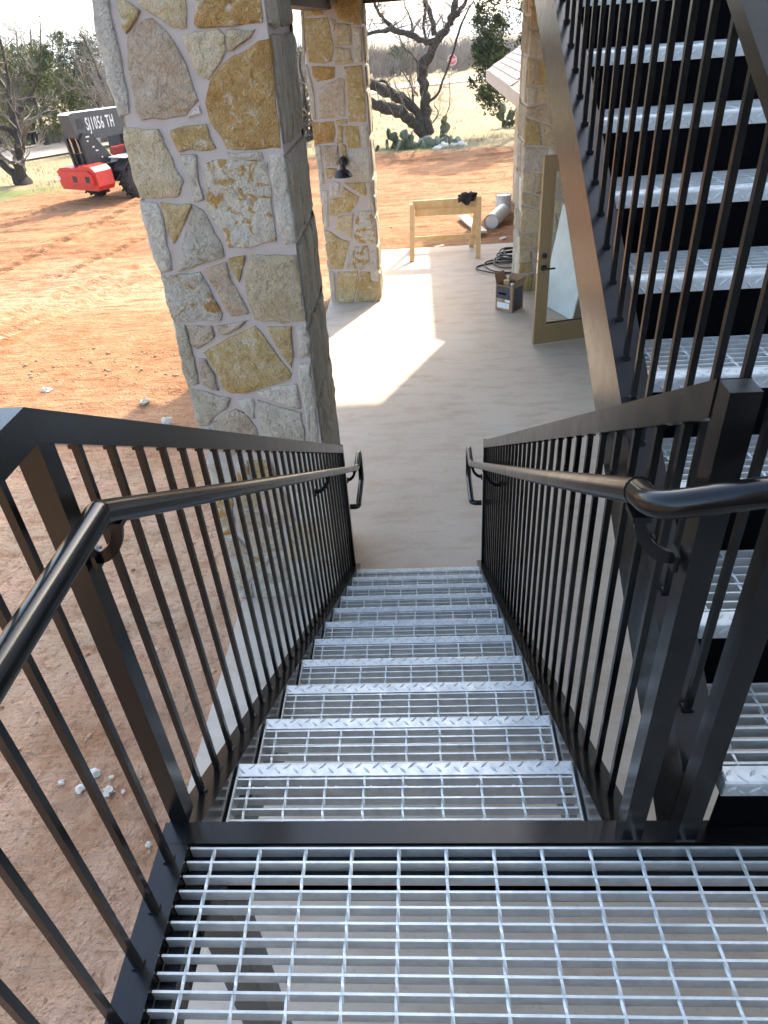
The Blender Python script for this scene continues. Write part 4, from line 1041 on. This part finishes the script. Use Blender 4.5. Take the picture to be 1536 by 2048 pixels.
# ================================================================== TREES AND PLANTS
LIMBS = {
'T1':[(0.48,30.4,-0.21,0.213),(0.39,30.4,0.49,0.181),(0.36,30.4,1.19,0.181),(0.34,30.4,1.87,0.202),(0.55,30.4,2.26,0.181),(0.79,30.4,2.66,0.132),(1.14,30.4,2.96,0.119),(1.37,30.4,3.33,0.123),(1.53,30.4,3.69,0.117),(1.58,30.4,4.11,0.106)],
'T1b':[(1.37,30.4,3.3,0.096),(1.69,30.67,3.53,0.085),(1.94,30.93,3.86,0.072),(2.03,31.2,4.13,0.06)],
'T2':[(0.35,30.4,-0.42,0.234),(-0.0,30.23,0.13,0.213),(-0.47,30.06,0.53,0.213),(-1.06,29.89,0.76,0.191),(-1.68,29.71,0.99,0.17),(-2.41,29.54,1.15,0.149),(-3.17,29.37,1.34,0.106),(-3.69,29.2,1.69,0.064)],
'T3':[(0.33,30.4,0.17,0.16),(-0.14,30.49,0.69,0.17),(-0.66,30.57,1.06,0.191),(-1.26,30.66,1.3,0.181),(-1.73,30.74,1.5,0.166),(-2.53,30.83,1.78,0.14),(-3.23,30.91,2.16,0.102),(-3.67,31.0,2.66,0.06)],
'T3s':[(-0.77,30.4,1.15,0.074),(-1.07,30.4,1.55,0.051),(-1.31,30.4,1.62,0.043)],
'T4':[(0.95,30.4,2.75,0.106),(0.48,30.27,2.72,0.096),(-0.05,30.13,2.95,0.096),(-0.54,30.0,3.11,0.089),(-1.11,29.87,3.16,0.064),(-1.67,29.73,3.09,0.051),(-2.09,29.6,2.99,0.034)],
'T5':[(-0.55,30.4,3.1,0.081),(-0.99,30.27,3.44,0.068),(-1.23,30.15,3.77,0.055),(-1.29,30.02,3.92,0.051),(-1.33,29.9,4.22,0.038)],
'T7':[(0.47,30.4,0.85,0.055),(0.83,30.3,1.06,0.047),(1.12,30.2,1.67,0.038),(1.43,30.1,2.38,0.038),(1.66,30.0,3.06,0.038),(1.87,29.9,3.45,0.03),(2.12,29.8,3.82,0.023)],
'T8':[(0.79,30.4,2.92,0.106),(0.66,30.7,3.56,0.085),(0.48,31.0,3.89,0.089),(0.42,31.3,4.21,0.077)],
'T9':[(0.5,30.4,2.73,0.053),(0.38,30.4,3.17,0.049),(0.47,30.4,3.63,0.047),(0.4,30.4,3.97,0.043)],
'T10':[(-0.01,30.4,3.0,0.038),(-0.07,30.4,3.42,0.032),(-0.25,30.4,3.83,0.026),(-0.27,30.4,4.11,0.021)],
'T11':[(0.22,30.4,2.01,0.047),(-0.08,30.4,2.39,0.034),(-0.38,30.4,2.64,0.03),(-0.5,30.4,2.97,0.021)],
'T12':[(0.71,30.4,0.71,0.017),(0.87,30.4,0.42,0.017),(0.61,30.4,0.11,0.019)],
'T13':[(1.28,30.4,1.64,0.015),(1.3,30.4,0.78,0.013),(1.11,30.4,0.3,0.013)],
'T14':[(-0.06,30.4,0.72,0.038),(-0.12,30.4,1.39,0.026),(-0.49,30.4,1.92,0.017),(-0.56,30.4,2.09,0.011)],
'T15':[(0.11,30.4,1.03,0.03),(-0.19,30.4,1.53,0.019),(-0.01,30.4,1.99,0.013)],
}
def smooth_path(P, sub=4):
    out = []
    for i in range(len(P)-1):
        p0, p1, p2, p3 = P[max(i-1,0)], P[i], P[i+1], P[min(i+2,len(P)-1)]
        for j in range(sub):
            t = j/sub
            out.append(tuple(.5*(2*p1[a]+(-p0[a]+p2[a])*t+(2*p0[a]-5*p1[a]+4*p2[a]-p3[a])*t*t+(-p0[a]+3*p1[a]-3*p2[a]+p3[a])*t**3) for a in range(4)))
    return out+[tuple(P[-1])]
def limb(mb, P, seed, n=8):
    Q = smooth_path(P); rs = random.Random(seed); pts, rr = [], []
    for i, (x, y, z, r) in enumerate(Q):
        j = r*.35; pts.append((x+rs.uniform(-j,j), y+rs.uniform(-j,j), z+rs.uniform(-j,j))); rr.append(max(.004, r*rs.uniform(.88,1.14)))
    mb.tube(pts, rr, n); return pts, rr
def twigs(mb, p, d, L, r, depth, rs, grav=0.0, n=4, spread=.6):
    """recursive bare twigs as thin tapering tubes"""
    pts = [Vector(p)]; rr = [r]; d = Vector(d).normalized(); seg = 4
    for i in range(seg):
        d = (d+Vector((rs.uniform(-1,1),rs.uniform(-1,1),rs.uniform(-.8,1)))*.20+Vector((0,0,grav))).normalized()
        pts.append(pts[-1]+d*L/seg); rr.append(r*(1-.75*(i+1)/seg))
    mb.tube(pts, rr, n, cap=False)
    if depth > 0:
        for i in range(rs.choice((2,3,3,4))):
            k2 = rs.randint(1, seg)
            dd = (d+Vector((rs.uniform(-1,1),rs.uniform(-1,1),rs.uniform(-.5,1)))*spread*1.5).normalized()
            twigs(mb, pts[k2], dd, L*rs.uniform(.5,.75), max(rr[k2]*.75, r*.35), depth-1, rs, grav, 3, spread)
mq = thing('mesquite_tree', 'bare mesquite tree with low spreading limbs seen between the columns', 'tree', (.35, 30.4, gz(0,30.4)))
tr = MB(); nodes = []
for i, (nm, P) in enumerate(LIMBS.items()):
    mb = tr if nm == 'T1' else MB()
    pts, rr = limb(mb, P, i, 9 if P[0][3] > .05 else 5)
    nodes += [(p, r) for p, r in zip(pts, rr) if r < .12]
    if nm != 'T1': mb.build('limb', 'bark', mq, smooth=True)
tr.build('trunk', 'bark', mq, smooth=True)
rs = random.Random(41); tw = MB()
for p, r in nodes:
    for q in range(1 if r > .07 else 2):
        if rs.random() < .62:
            d = (rs.uniform(-1,1), rs.uniform(-.7,.7), rs.uniform(-.1,1.2)); twigs(tw, p, d, rs.uniform(.4,1.1), max(.009, r*.32), 2, rs, .04)
for q in range(90):                                     # extra whips standing out of the low limbs and around the base
    x = rs.uniform(-3.3,.2); twigs(tw, (x, 30.2+rs.uniform(-.7,.9), rs.uniform(.5,2.2)), (rs.uniform(-.5,.5),rs.uniform(-.5,.5),1), rs.uniform(.5,1.3), .014, 2, rs, .03)
tag(tw.build('twigs', 'twig', mq), kind='stuff')

def bare_tree(label, base, H, spread, seed, r0, lean=(0,0), nl=3, mat='bark', twd=3, dense=1.0):
    t = thing('mesquite_tree', label, 'tree', base, 'bare trees on the left'); rs = random.Random(seed)
    tr = MB(); tw = MB()
    for i in range(nl):
        a = 2*math.pi*i/nl+rs.uniform(-.5,.5); P = []; x, y, z = base[0]+.1*math.cos(a), base[1]+.1*math.sin(a), base[2]-.1
        dx_, dy_ = math.cos(a)*spread+lean[0], math.sin(a)*spread+lean[1]
        for j in range(7):
            f = j/6; P.append((x+dx_*f**1.3+rs.uniform(-.09,.09)*f, y+dy_*f**1.3+rs.uniform(-.09,.09)*f, z+H*.72*f, r0*(1-.8*f)))
        pts, rr = limb(tr, P, seed+i, 8)
        for j in range(4, len(pts)):
            for q in range(int(2*dense) if rs.random() < dense else 1):
                d = (rs.uniform(-1,1), rs.uniform(-1,1), rs.uniform(-.15,1)); twigs(tw, pts[j], d, H*rs.uniform(.14,.34), max(.010, rr[j]*.4), twd, rs, .02, 3)
    tr.build('trunk', mat, t, smooth=True); tag(tw.build('twigs', 'twig', t), kind='stuff'); return t
gb = gz(0,25.7)
lt = thing('mesquite_tree', 'forked bare tree at the left edge in front of the road', 'tree', (-13.5, 25.7, gb), 'bare trees on the left')
tr = MB(); tw = MB(); rs = random.Random(8); ends = []
for i, P in enumerate([[(-13.45,25.7,gb-.1,.24),(-13.5,25.7,gb+.35,.19),(-13.35,25.7,gb+.9,.17),(-13.15,25.7,gb+1.4,.14),(-13.2,25.8,gb+2.2,.10),(-13.0,25.9,gb+3.2,.06),(-12.9,26,gb+4.4,.03)],
                      [(-13.55,25.7,gb-.1,.2),(-13.85,25.6,gb+.5,.13),(-14.25,25.5,gb+1.2,.12),(-14.4,25.3,gb+1.9,.10),(-14.2,25.1,gb+2.9,.08),(-13.6,24.9,gb+3.7,.07),(-13.1,24.8,gb+4.6,.05),(-13.3,24.8,gb+5.6,.03)],
                      [(-13.15,25.7,gb+1.4,.11),(-13.6,25.4,gb+1.8,.08),(-14.2,25.2,gb+1.7,.06),(-14.8,25,gb+2.3,.04)],
                      [(-13.2,25.8,gb+2.0,.07),(-12.4,25.9,gb+2.6,.05),(-11.8,26.0,gb+3.6,.03),(-11.5,26.1,gb+4.6,.012)]]):
    pts, rr = limb(tr, P, 60+i, 9)
    for p, r in list(zip(pts, rr))[6:]:
        for q in range(2): twigs(tw, p, (rs.uniform(-1,1), rs.uniform(-.8,.8), rs.uniform(-.3,1)), rs.uniform(.5,1.2), max(.009,r*.3), 2, rs, .02, 3)
tr.build('trunk', 'bark', lt, smooth=True); tag(tw.build('twigs', 'twig', lt), kind='stuff')
bare_tree('bare spreading tree standing behind the telehandler boom', (-14.2, 36.5, gz(0,36.5)), 4.2, 1.5, 21, .11, (.4,0), 3, twd=2)
bare_tree('bare pale tree rising above the cedars near the column', (-15.2, 40.5, gz(0,40.5)), 6.6, 1.6, 27, .13, (.2,0), 3, twd=3)
bare_tree('tall thin bare tree behind the forked one at the left edge', (-19.6, 39.5, gz(0,39.5)), 6.8, 1.4, 33, .12, (0,0), 4, twd=3)
bare_tree('bare tree between the two nearest columns beyond the dirt', (-4.6, 33.0, gz(0,33)), 4.6, 1.3, 35, .13, (0,0), 4, twd=2)

def cedar(label, base, H, rad, seed, mats=('cedar','cedar_light','cedar_dark'), n=5200, bottom=.08, leaf=.085, grp='cedars beyond the road'):
    t = thing('cedar_tree', label, 'tree', base, grp); rs = np.random.RandomState(seed)
    tr = MB(); tr.tube([(base[0],base[1],base[2]-.1),(base[0]+.05,base[1],base[2]+H*.4),(base[0],base[1]+.05,base[2]+H*.85)], [.16,.10,.03], 8)
    for i in range(10):
        a = rs.uniform(0,6.28); z = base[2]+H*rs.uniform(.12,.8); L = rad*.7*(1-(z-base[2])/H*.6)
        tr.tube([(base[0],base[1],z),(base[0]+L*math.cos(a),base[1]+L*math.sin(a),z+L*.35)], [.04,.012], 5)
    tr.build('trunk', 'bark', t, smooth=True)
    # sprays: pointed tufts pushed out of a lobed crown
    K = 150
    ph = rs.uniform(0,2*math.pi,K); hz = rs.uniform(bottom,1.0,K)**.9
    prof = np.where(hz < .35, .72+.28*hz/.35, np.sqrt(np.clip(1-((hz-.35)/.66)**2,0,1)))
    lob = 1+.22*np.sin(3*ph+seed)+.14*np.sin(7*ph+hz*9)
    rr = rad*prof*lob*rs.uniform(.35,1.0,K)**.45
    C = np.stack([base[0]+rr*np.cos(ph), base[1]+rr*np.sin(ph), base[2]+hz*H], 1)
    D = np.stack([np.cos(ph), np.sin(ph), .9+0*ph], 1); D /= np.linalg.norm(D,axis=1)[:,None]
    for mi, mat in enumerate(mats):
        sel = np.where(rs.randint(0,len(mats),K) == mi)[0]
        if len(sel) == 0: continue
        nn = n//len(mats); ci = rs.choice(sel, nn)
        along = rs.uniform(-.35,1.0,nn); w = (1-np.clip(along,0,1))*.22*rad**.5+.03
        P = C[ci]+D[ci]*(along*.36*rad**.5)[:,None]+rs.normal(0,1,(nn,3))*w[:,None]*.62
        d1 = D[ci]*.8+rs.normal(0,.6,(nn,3)); d1 /= np.linalg.norm(d1,axis=1)[:,None]
        d2 = np.cross(d1, rs.normal(0,1,(nn,3))); d2 /= np.linalg.norm(d2,axis=1)[:,None]
        s = rs.uniform(.6,1.5,nn)[:,None]*leaf
        V = np.concatenate([P-d2*s*.35, P+d1*s*1.3-d2*s*.0, P+d2*s*.35, P-d1*s*.5],1).reshape(-1,3)
        place('foliage', np_mesh('foliage', V, np.arange(nn*4).reshape(-1,4), mat), t, (0,0,0)).location = -Vector(base)
    return t
cedar('rounded olive cedar at the left, behind the forked tree', (-18.3,38.2,gz(0,38.2)), 3.9, 2.1, 1, ('cedar','cedar_light','cedar_light'), 9000)
cedar('dark cedar directly behind the telehandler boom', (-16.6,44.5,gz(0,44.5)), 4.3, 2.3, 2, ('cedar_dark','cedar','cedar_dark'), 9000)
cedar('tall dark cedar left of the telehandler, furthest back', (-19.8,45.5,gz(0,45.5)), 4.5, 2.2, 3, ('cedar','cedar_dark','cedar_light'), 9000)
cedar('cedar touching the edge of the nearest stone column', (-13.9,43.5,gz(0,43.5)), 4.1, 2.0, 4, ('cedar','cedar_dark','cedar'), 8000)
cedar('low olive cedar at the far left edge', (-22.3,40.5,gz(0,40.5)), 3.6, 1.9, 5, ('cedar_light','cedar','cedar'), 7000)
cedar('small cedar seen between the two nearest columns', (-8.6,48.0,gz(0,48)), 4.2, 2.0, 6, ('cedar_dark','cedar','cedar'), 6000)
cedar('tall cedar behind the shingle roof on the right', (4.15,30.6,gz(0,30.6)), 6.2, 1.95, 7, ('cedar','cedar_dark','cedar_dark'), 26000, .12, .075, 'cedars near the wing')
cedar('tiny round cedar by the road behind the mesquite', (-1.6,92,gz(0,92)), 2.6, 1.3, 9, ('cedar_dark','cedar'), 1500, .05, .16)

# far thicket of bare brush, one mass
rs = np.random.RandomState(4); nsh = 1500
bxs = rs.uniform(-62,60,nsh); bys = 84+np.abs(bxs-(-8))*.55*(bxs > -8)+rs.uniform(0,45,nsh)
hs = rs.uniform(1.4,3.6,nsh)*np.clip(1+.25*vnoise(bxs,bys,9,3)*3,.6,1.4)
V = []; nt_ = 46
for x, y, h in zip(bxs, bys, hs):
    b = np.array([x, y, gz(0,y)-.1]); a = rs.uniform(0,6.28,nt_); sp = rs.uniform(.1,.75,nt_)*h*.55
    s0 = b+np.stack([np.cos(a)*sp*rs.uniform(0,.6,nt_), np.sin(a)*sp*.6, rs.uniform(0,.55,nt_)*h],1)
    e0 = b+np.stack([np.cos(a)*sp*1.2+rs.normal(0,.25,nt_), np.sin(a)*sp, rs.uniform(.45,1,nt_)*h],1)
    w = rs.uniform(.02,.055,nt_)
    V.append(np.stack([s0-np.stack([w,0*w,0*w],1), s0+np.stack([w,0*w,0*w],1), e0],1).reshape(-1,3))
V = np.concatenate(V); F = np.arange(len(V)).reshape(-1,3)
tag(place('brush_thicket', np_mesh('brush_thicket', V, F, 'far_twig')), 'grey leafless brush thicket across the road', 'brush', kind='stuff')
# grey scrub by the cedars' feet
rs = np.random.RandomState(14); V = []
for q in range(60):
    x, y = rs.uniform(-24,-10), rs.uniform(37,43)
    if y < 36+(x+20)*.0+.0: continue
    b = np.array([x,y+.8,gz(0,y)-.05]); m_ = 60; a = rs.uniform(0,6.28,m_); h = rs.uniform(.5,1.3)
    e0 = b+np.stack([np.cos(a)*h*.6*rs.rand(m_), np.sin(a)*h*.6*rs.rand(m_), rs.uniform(.4,1,m_)*h],1); s0 = b+rs.normal(0,.18,(m_,3))*[1,1,.2]
    w = .016; V.append(np.stack([s0-[w,0,0], s0+[w,0,0], e0],1).reshape(-1,3))
V = np.concatenate(V); tag(place('scrub', np_mesh('scrub', V, np.arange(len(V)).reshape(-1,3), 'twig')), 'low grey scrub along the road below the cedars', 'scrub', kind='stuff')

# grass blades on the winter pasture
rs = np.random.RandomState(9); n = 42000
gx = rs.uniform(-24,9,n); gy_ = rs.uniform(19,60,n)
keep = (gy_ > grass_line(gx)+rs.uniform(-.9,.6,n)) & (rs.rand(n) < np.clip(14/(gy_-12),.12,1)) & (vnoise(gx,gy_,1.1,61)+.25 > rs.rand(n)*.5)
road_d = np.min(np.stack([(gx-px)**2+(gy_-py)**2 for px, py in pts if -40 < px < 20 and py < 80] or [gx*0+99],0),0) if False else None
gx, gy_ = gx[keep], gy_[keep]; n = len(gx)
P = np.stack([gx, gy_, gbase(gy_)-.01],1); a = rs.uniform(0,6.28,n); h = rs.uniform(.05,.17,n); w = rs.uniform(.006,.016,n)
dv = np.stack([np.cos(a)*w, np.sin(a)*w, 0*a],1); tip = P+np.stack([rs.normal(0,.05,n), rs.normal(0,.05,n), h],1)
V = np.stack([P-dv, P+dv, tip],1).reshape(-1,3)
tag(place('grass', np_mesh('grass', V, np.arange(len(V)).reshape(-1,3), 'dry_grass')), 'short dry winter grass beyond the dirt', 'grass', kind='stuff')

# prickly pears and pale rocks round the mesquite foot
pad_m = {}
def pad_mesh(mat):
    mb = MB(); mb.blob((0,0,.5),.40,.085,.52,2,.10,14,9,1.2); mb.v = [(x*(.62+.55*min(1,z*1.4)), y, z) for x, y, z in mb.v]; return mb.mesh('pad', mat, smooth=True)
for mt in ('cactus','cactus_dry'): pad_m[mt] = pad_mesh(mt)
def cactus(label, x, y, n, spread, seed, dry=.25, tall=1, s=.30):
    t = thing('prickly_pear', label, 'cactus', (x, y, gz(0,y)), 'prickly pears'); rs = random.Random(seed)
    for i in range(n):
        px_, py_ = x+rs.uniform(-spread,spread), y+rs.uniform(-.35,.35); z = gz(0,y)-.03; rz = rs.uniform(-1.3,1.3)
        for j in range(rs.randint(1, tall)):
            sc = s*rs.uniform(.7,1.15); o = place('pad', pad_m['cactus_dry' if rs.random() < dry else 'cactus'], t, (px_, py_, z), (rs.uniform(-.5,.5), rs.uniform(-.75,.75)*(.6 if tall > 2 else 1), rz)); o.scale = (sc,sc,sc)
            z += sc*.85; px_ += rs.uniform(-.12,.12)*(.6 if tall > 2 else 1); rz += rs.uniform(-.6,.6)
    return t
cactus('low prickly pear at the left, against the second column', -1.75, 28.3, 6, .28, 1, 0, 3, .30)
cactus('wide dark prickly pear clump left of the mesquite foot', -.62, 28.5, 16, .48, 2, .1, 2, .36)
cactus('pale drying prickly pear pads in front of the mesquite foot', .30, 28.6, 16, .42, 3, .6, 1, .36)
cactus('upright prickly pear stack right of the mesquite trunk', 1.15, 30.6, 5, .25, 4, 0, 3, .33)
cactus('prickly pear lying low beside the white rocks', 1.15, 28.7, 9, .38, 5, .35, 1, .36)
cactus('prickly pear under the cedar by the shingle roof', 4.05, 33.5, 12, .5, 6, .1, 3, .36)
def rock(label, x, y, r, seed, grp, flat=.6):
    mb = MB(); mb.blob((x,y,gz(0,y)+r*flat*.3+ .01),r,r*.8,r*flat,seed,.35,10,7,1.5); tag(mb.build('limestone_rock', 'limestone', smooth=35, loc=(x,y,gz(0,y))), label, 'rock', grp)
rock('largest white rock by the prickly pears', .98, 28.15, .20, 1, 'white rocks by the mesquite'); rock('white rock at the right end of the cactus patch', 1.66, 28.2, .17, 2, 'white rocks by the mesquite'); rock('white rock between two others by the cactus', 1.34, 28.25, .14, 3, 'white rocks by the mesquite')
rock('pale rock nearest the dirt before the cactus', .75, 27.7, .15, 4, 'white rocks by the mesquite')
for i, (x, y, r, lb) in enumerate([(-2.007,2.398,.034,'largest white stone in the shaded dirt, seen between near balusters'),(-1.895,2.37,.016,'small pebble touching the largest white stone'),(-1.875,2.28,.030,'white stone just below the largest one'),(-1.79,2.275,.013,'round pebble right of the second white stone'),(-2.05,2.295,.030,'white stone half hidden by a baluster'),(-2.18,2.34,.020,'yellowish stone left of the white ones'),(-1.545,1.965,.017,'white pebble close to the landing edge'),(-2.87,6.84,.065,'white stone in the shade by the nearest column'),(-3.29,7.36,.06,'white stone on the sunlit dirt above the left rail'),(-4.68,7.79,.06,'pale stone in the sun further left'),(-3.88,6.42,.05,'stone at the shadow edge left of the rail'),(-2.43,3.70,.04,'flat pale stone behind the left handrail'),(-1.967,1.595,.014,'tiny white pebble near the bottom left')]):
    mb = MB(); mb.blob((x,y,-.055+r*.25),r,r*.85,r*.62,i+20,.4,10,7,1.6); tag(mb.build('limestone_rock', 'limestone', smooth=30, loc=(x,y,-.06)), lb, 'rock', 'stones on the left dirt')
# gravel crumbs and clods
rs = np.random.RandomState(19); V = []; F = []
n = 3600
gx = np.concatenate([rs.uniform(-5.5,-1.42,2600), rs.uniform(-13,3.5,n-2600)]); gy_ = np.concatenate([rs.uniform(.4,9,2600), rs.uniform(8,25,n-2600)])
ok = ~((gx > -1.42) & (gy_ < 13.3)); gx, gy_ = gx[ok], gy_[ok]
ix = np.clip(np.searchsorted(xs, gx), 0, len(xs)-1); iy = np.clip(np.searchsorted(ys, gy_), 0, len(ys)-1); gz_ = Z[ix, iy]
base_o = np.array([[1,0,0],[-1,0,0],[0,1,0],[0,-1,0],[0,0,1],[0,0,-1]],float); fo = np.array([[0,2,4],[2,1,4],[1,3,4],[3,0,4],[2,0,5],[1,2,5],[3,1,5],[0,3,5]])
s = np.where(gy_ < 8, rs.gamma(1.4,.0035,len(gx))+.002, rs.gamma(1.5,.006,len(gx))+.005)
Vv = base_o[None]*s[:,None,None]*rs.uniform(.5,1.3,(len(gx),6,1))*[1,1,.7]+np.stack([gx,gy_,gz_+s*.2],1)[:,None]
tag(place('gravel', np_mesh('gravel', Vv.reshape(-1,3), (fo[None]+np.arange(len(gx))[:,None,None]*6).reshape(-1,3), 'clod')), 'loose crumbs of dirt and stone strewn over the ground', 'gravel', kind='stuff')

# ================================================================== HAZE (the far hills fade to blue)
k = bpy.data.materials.new('haze'); k.use_nodes = True; t = k.node_tree; t.nodes.clear()
pv = t.nodes.new('ShaderNodeVolumePrincipled'); ou = t.nodes.new('ShaderNodeOutputMaterial')
pv.inputs['Color'].default_value = (.80, .88, 1.0, 1); pv.inputs['Density'].default_value = .00022; pv.inputs['Anisotropy'].default_value = .2
t.links.new(pv.outputs[0], ou.inputs['Volume']); MATS['haze'] = k
hz_ = MB().box(-3700, 3700, -120, 4400, -85, 70).build('haze', 'haze')
tag(hz_, 'thin blue haze in the air over the far land', 'haze', kind='stuff')
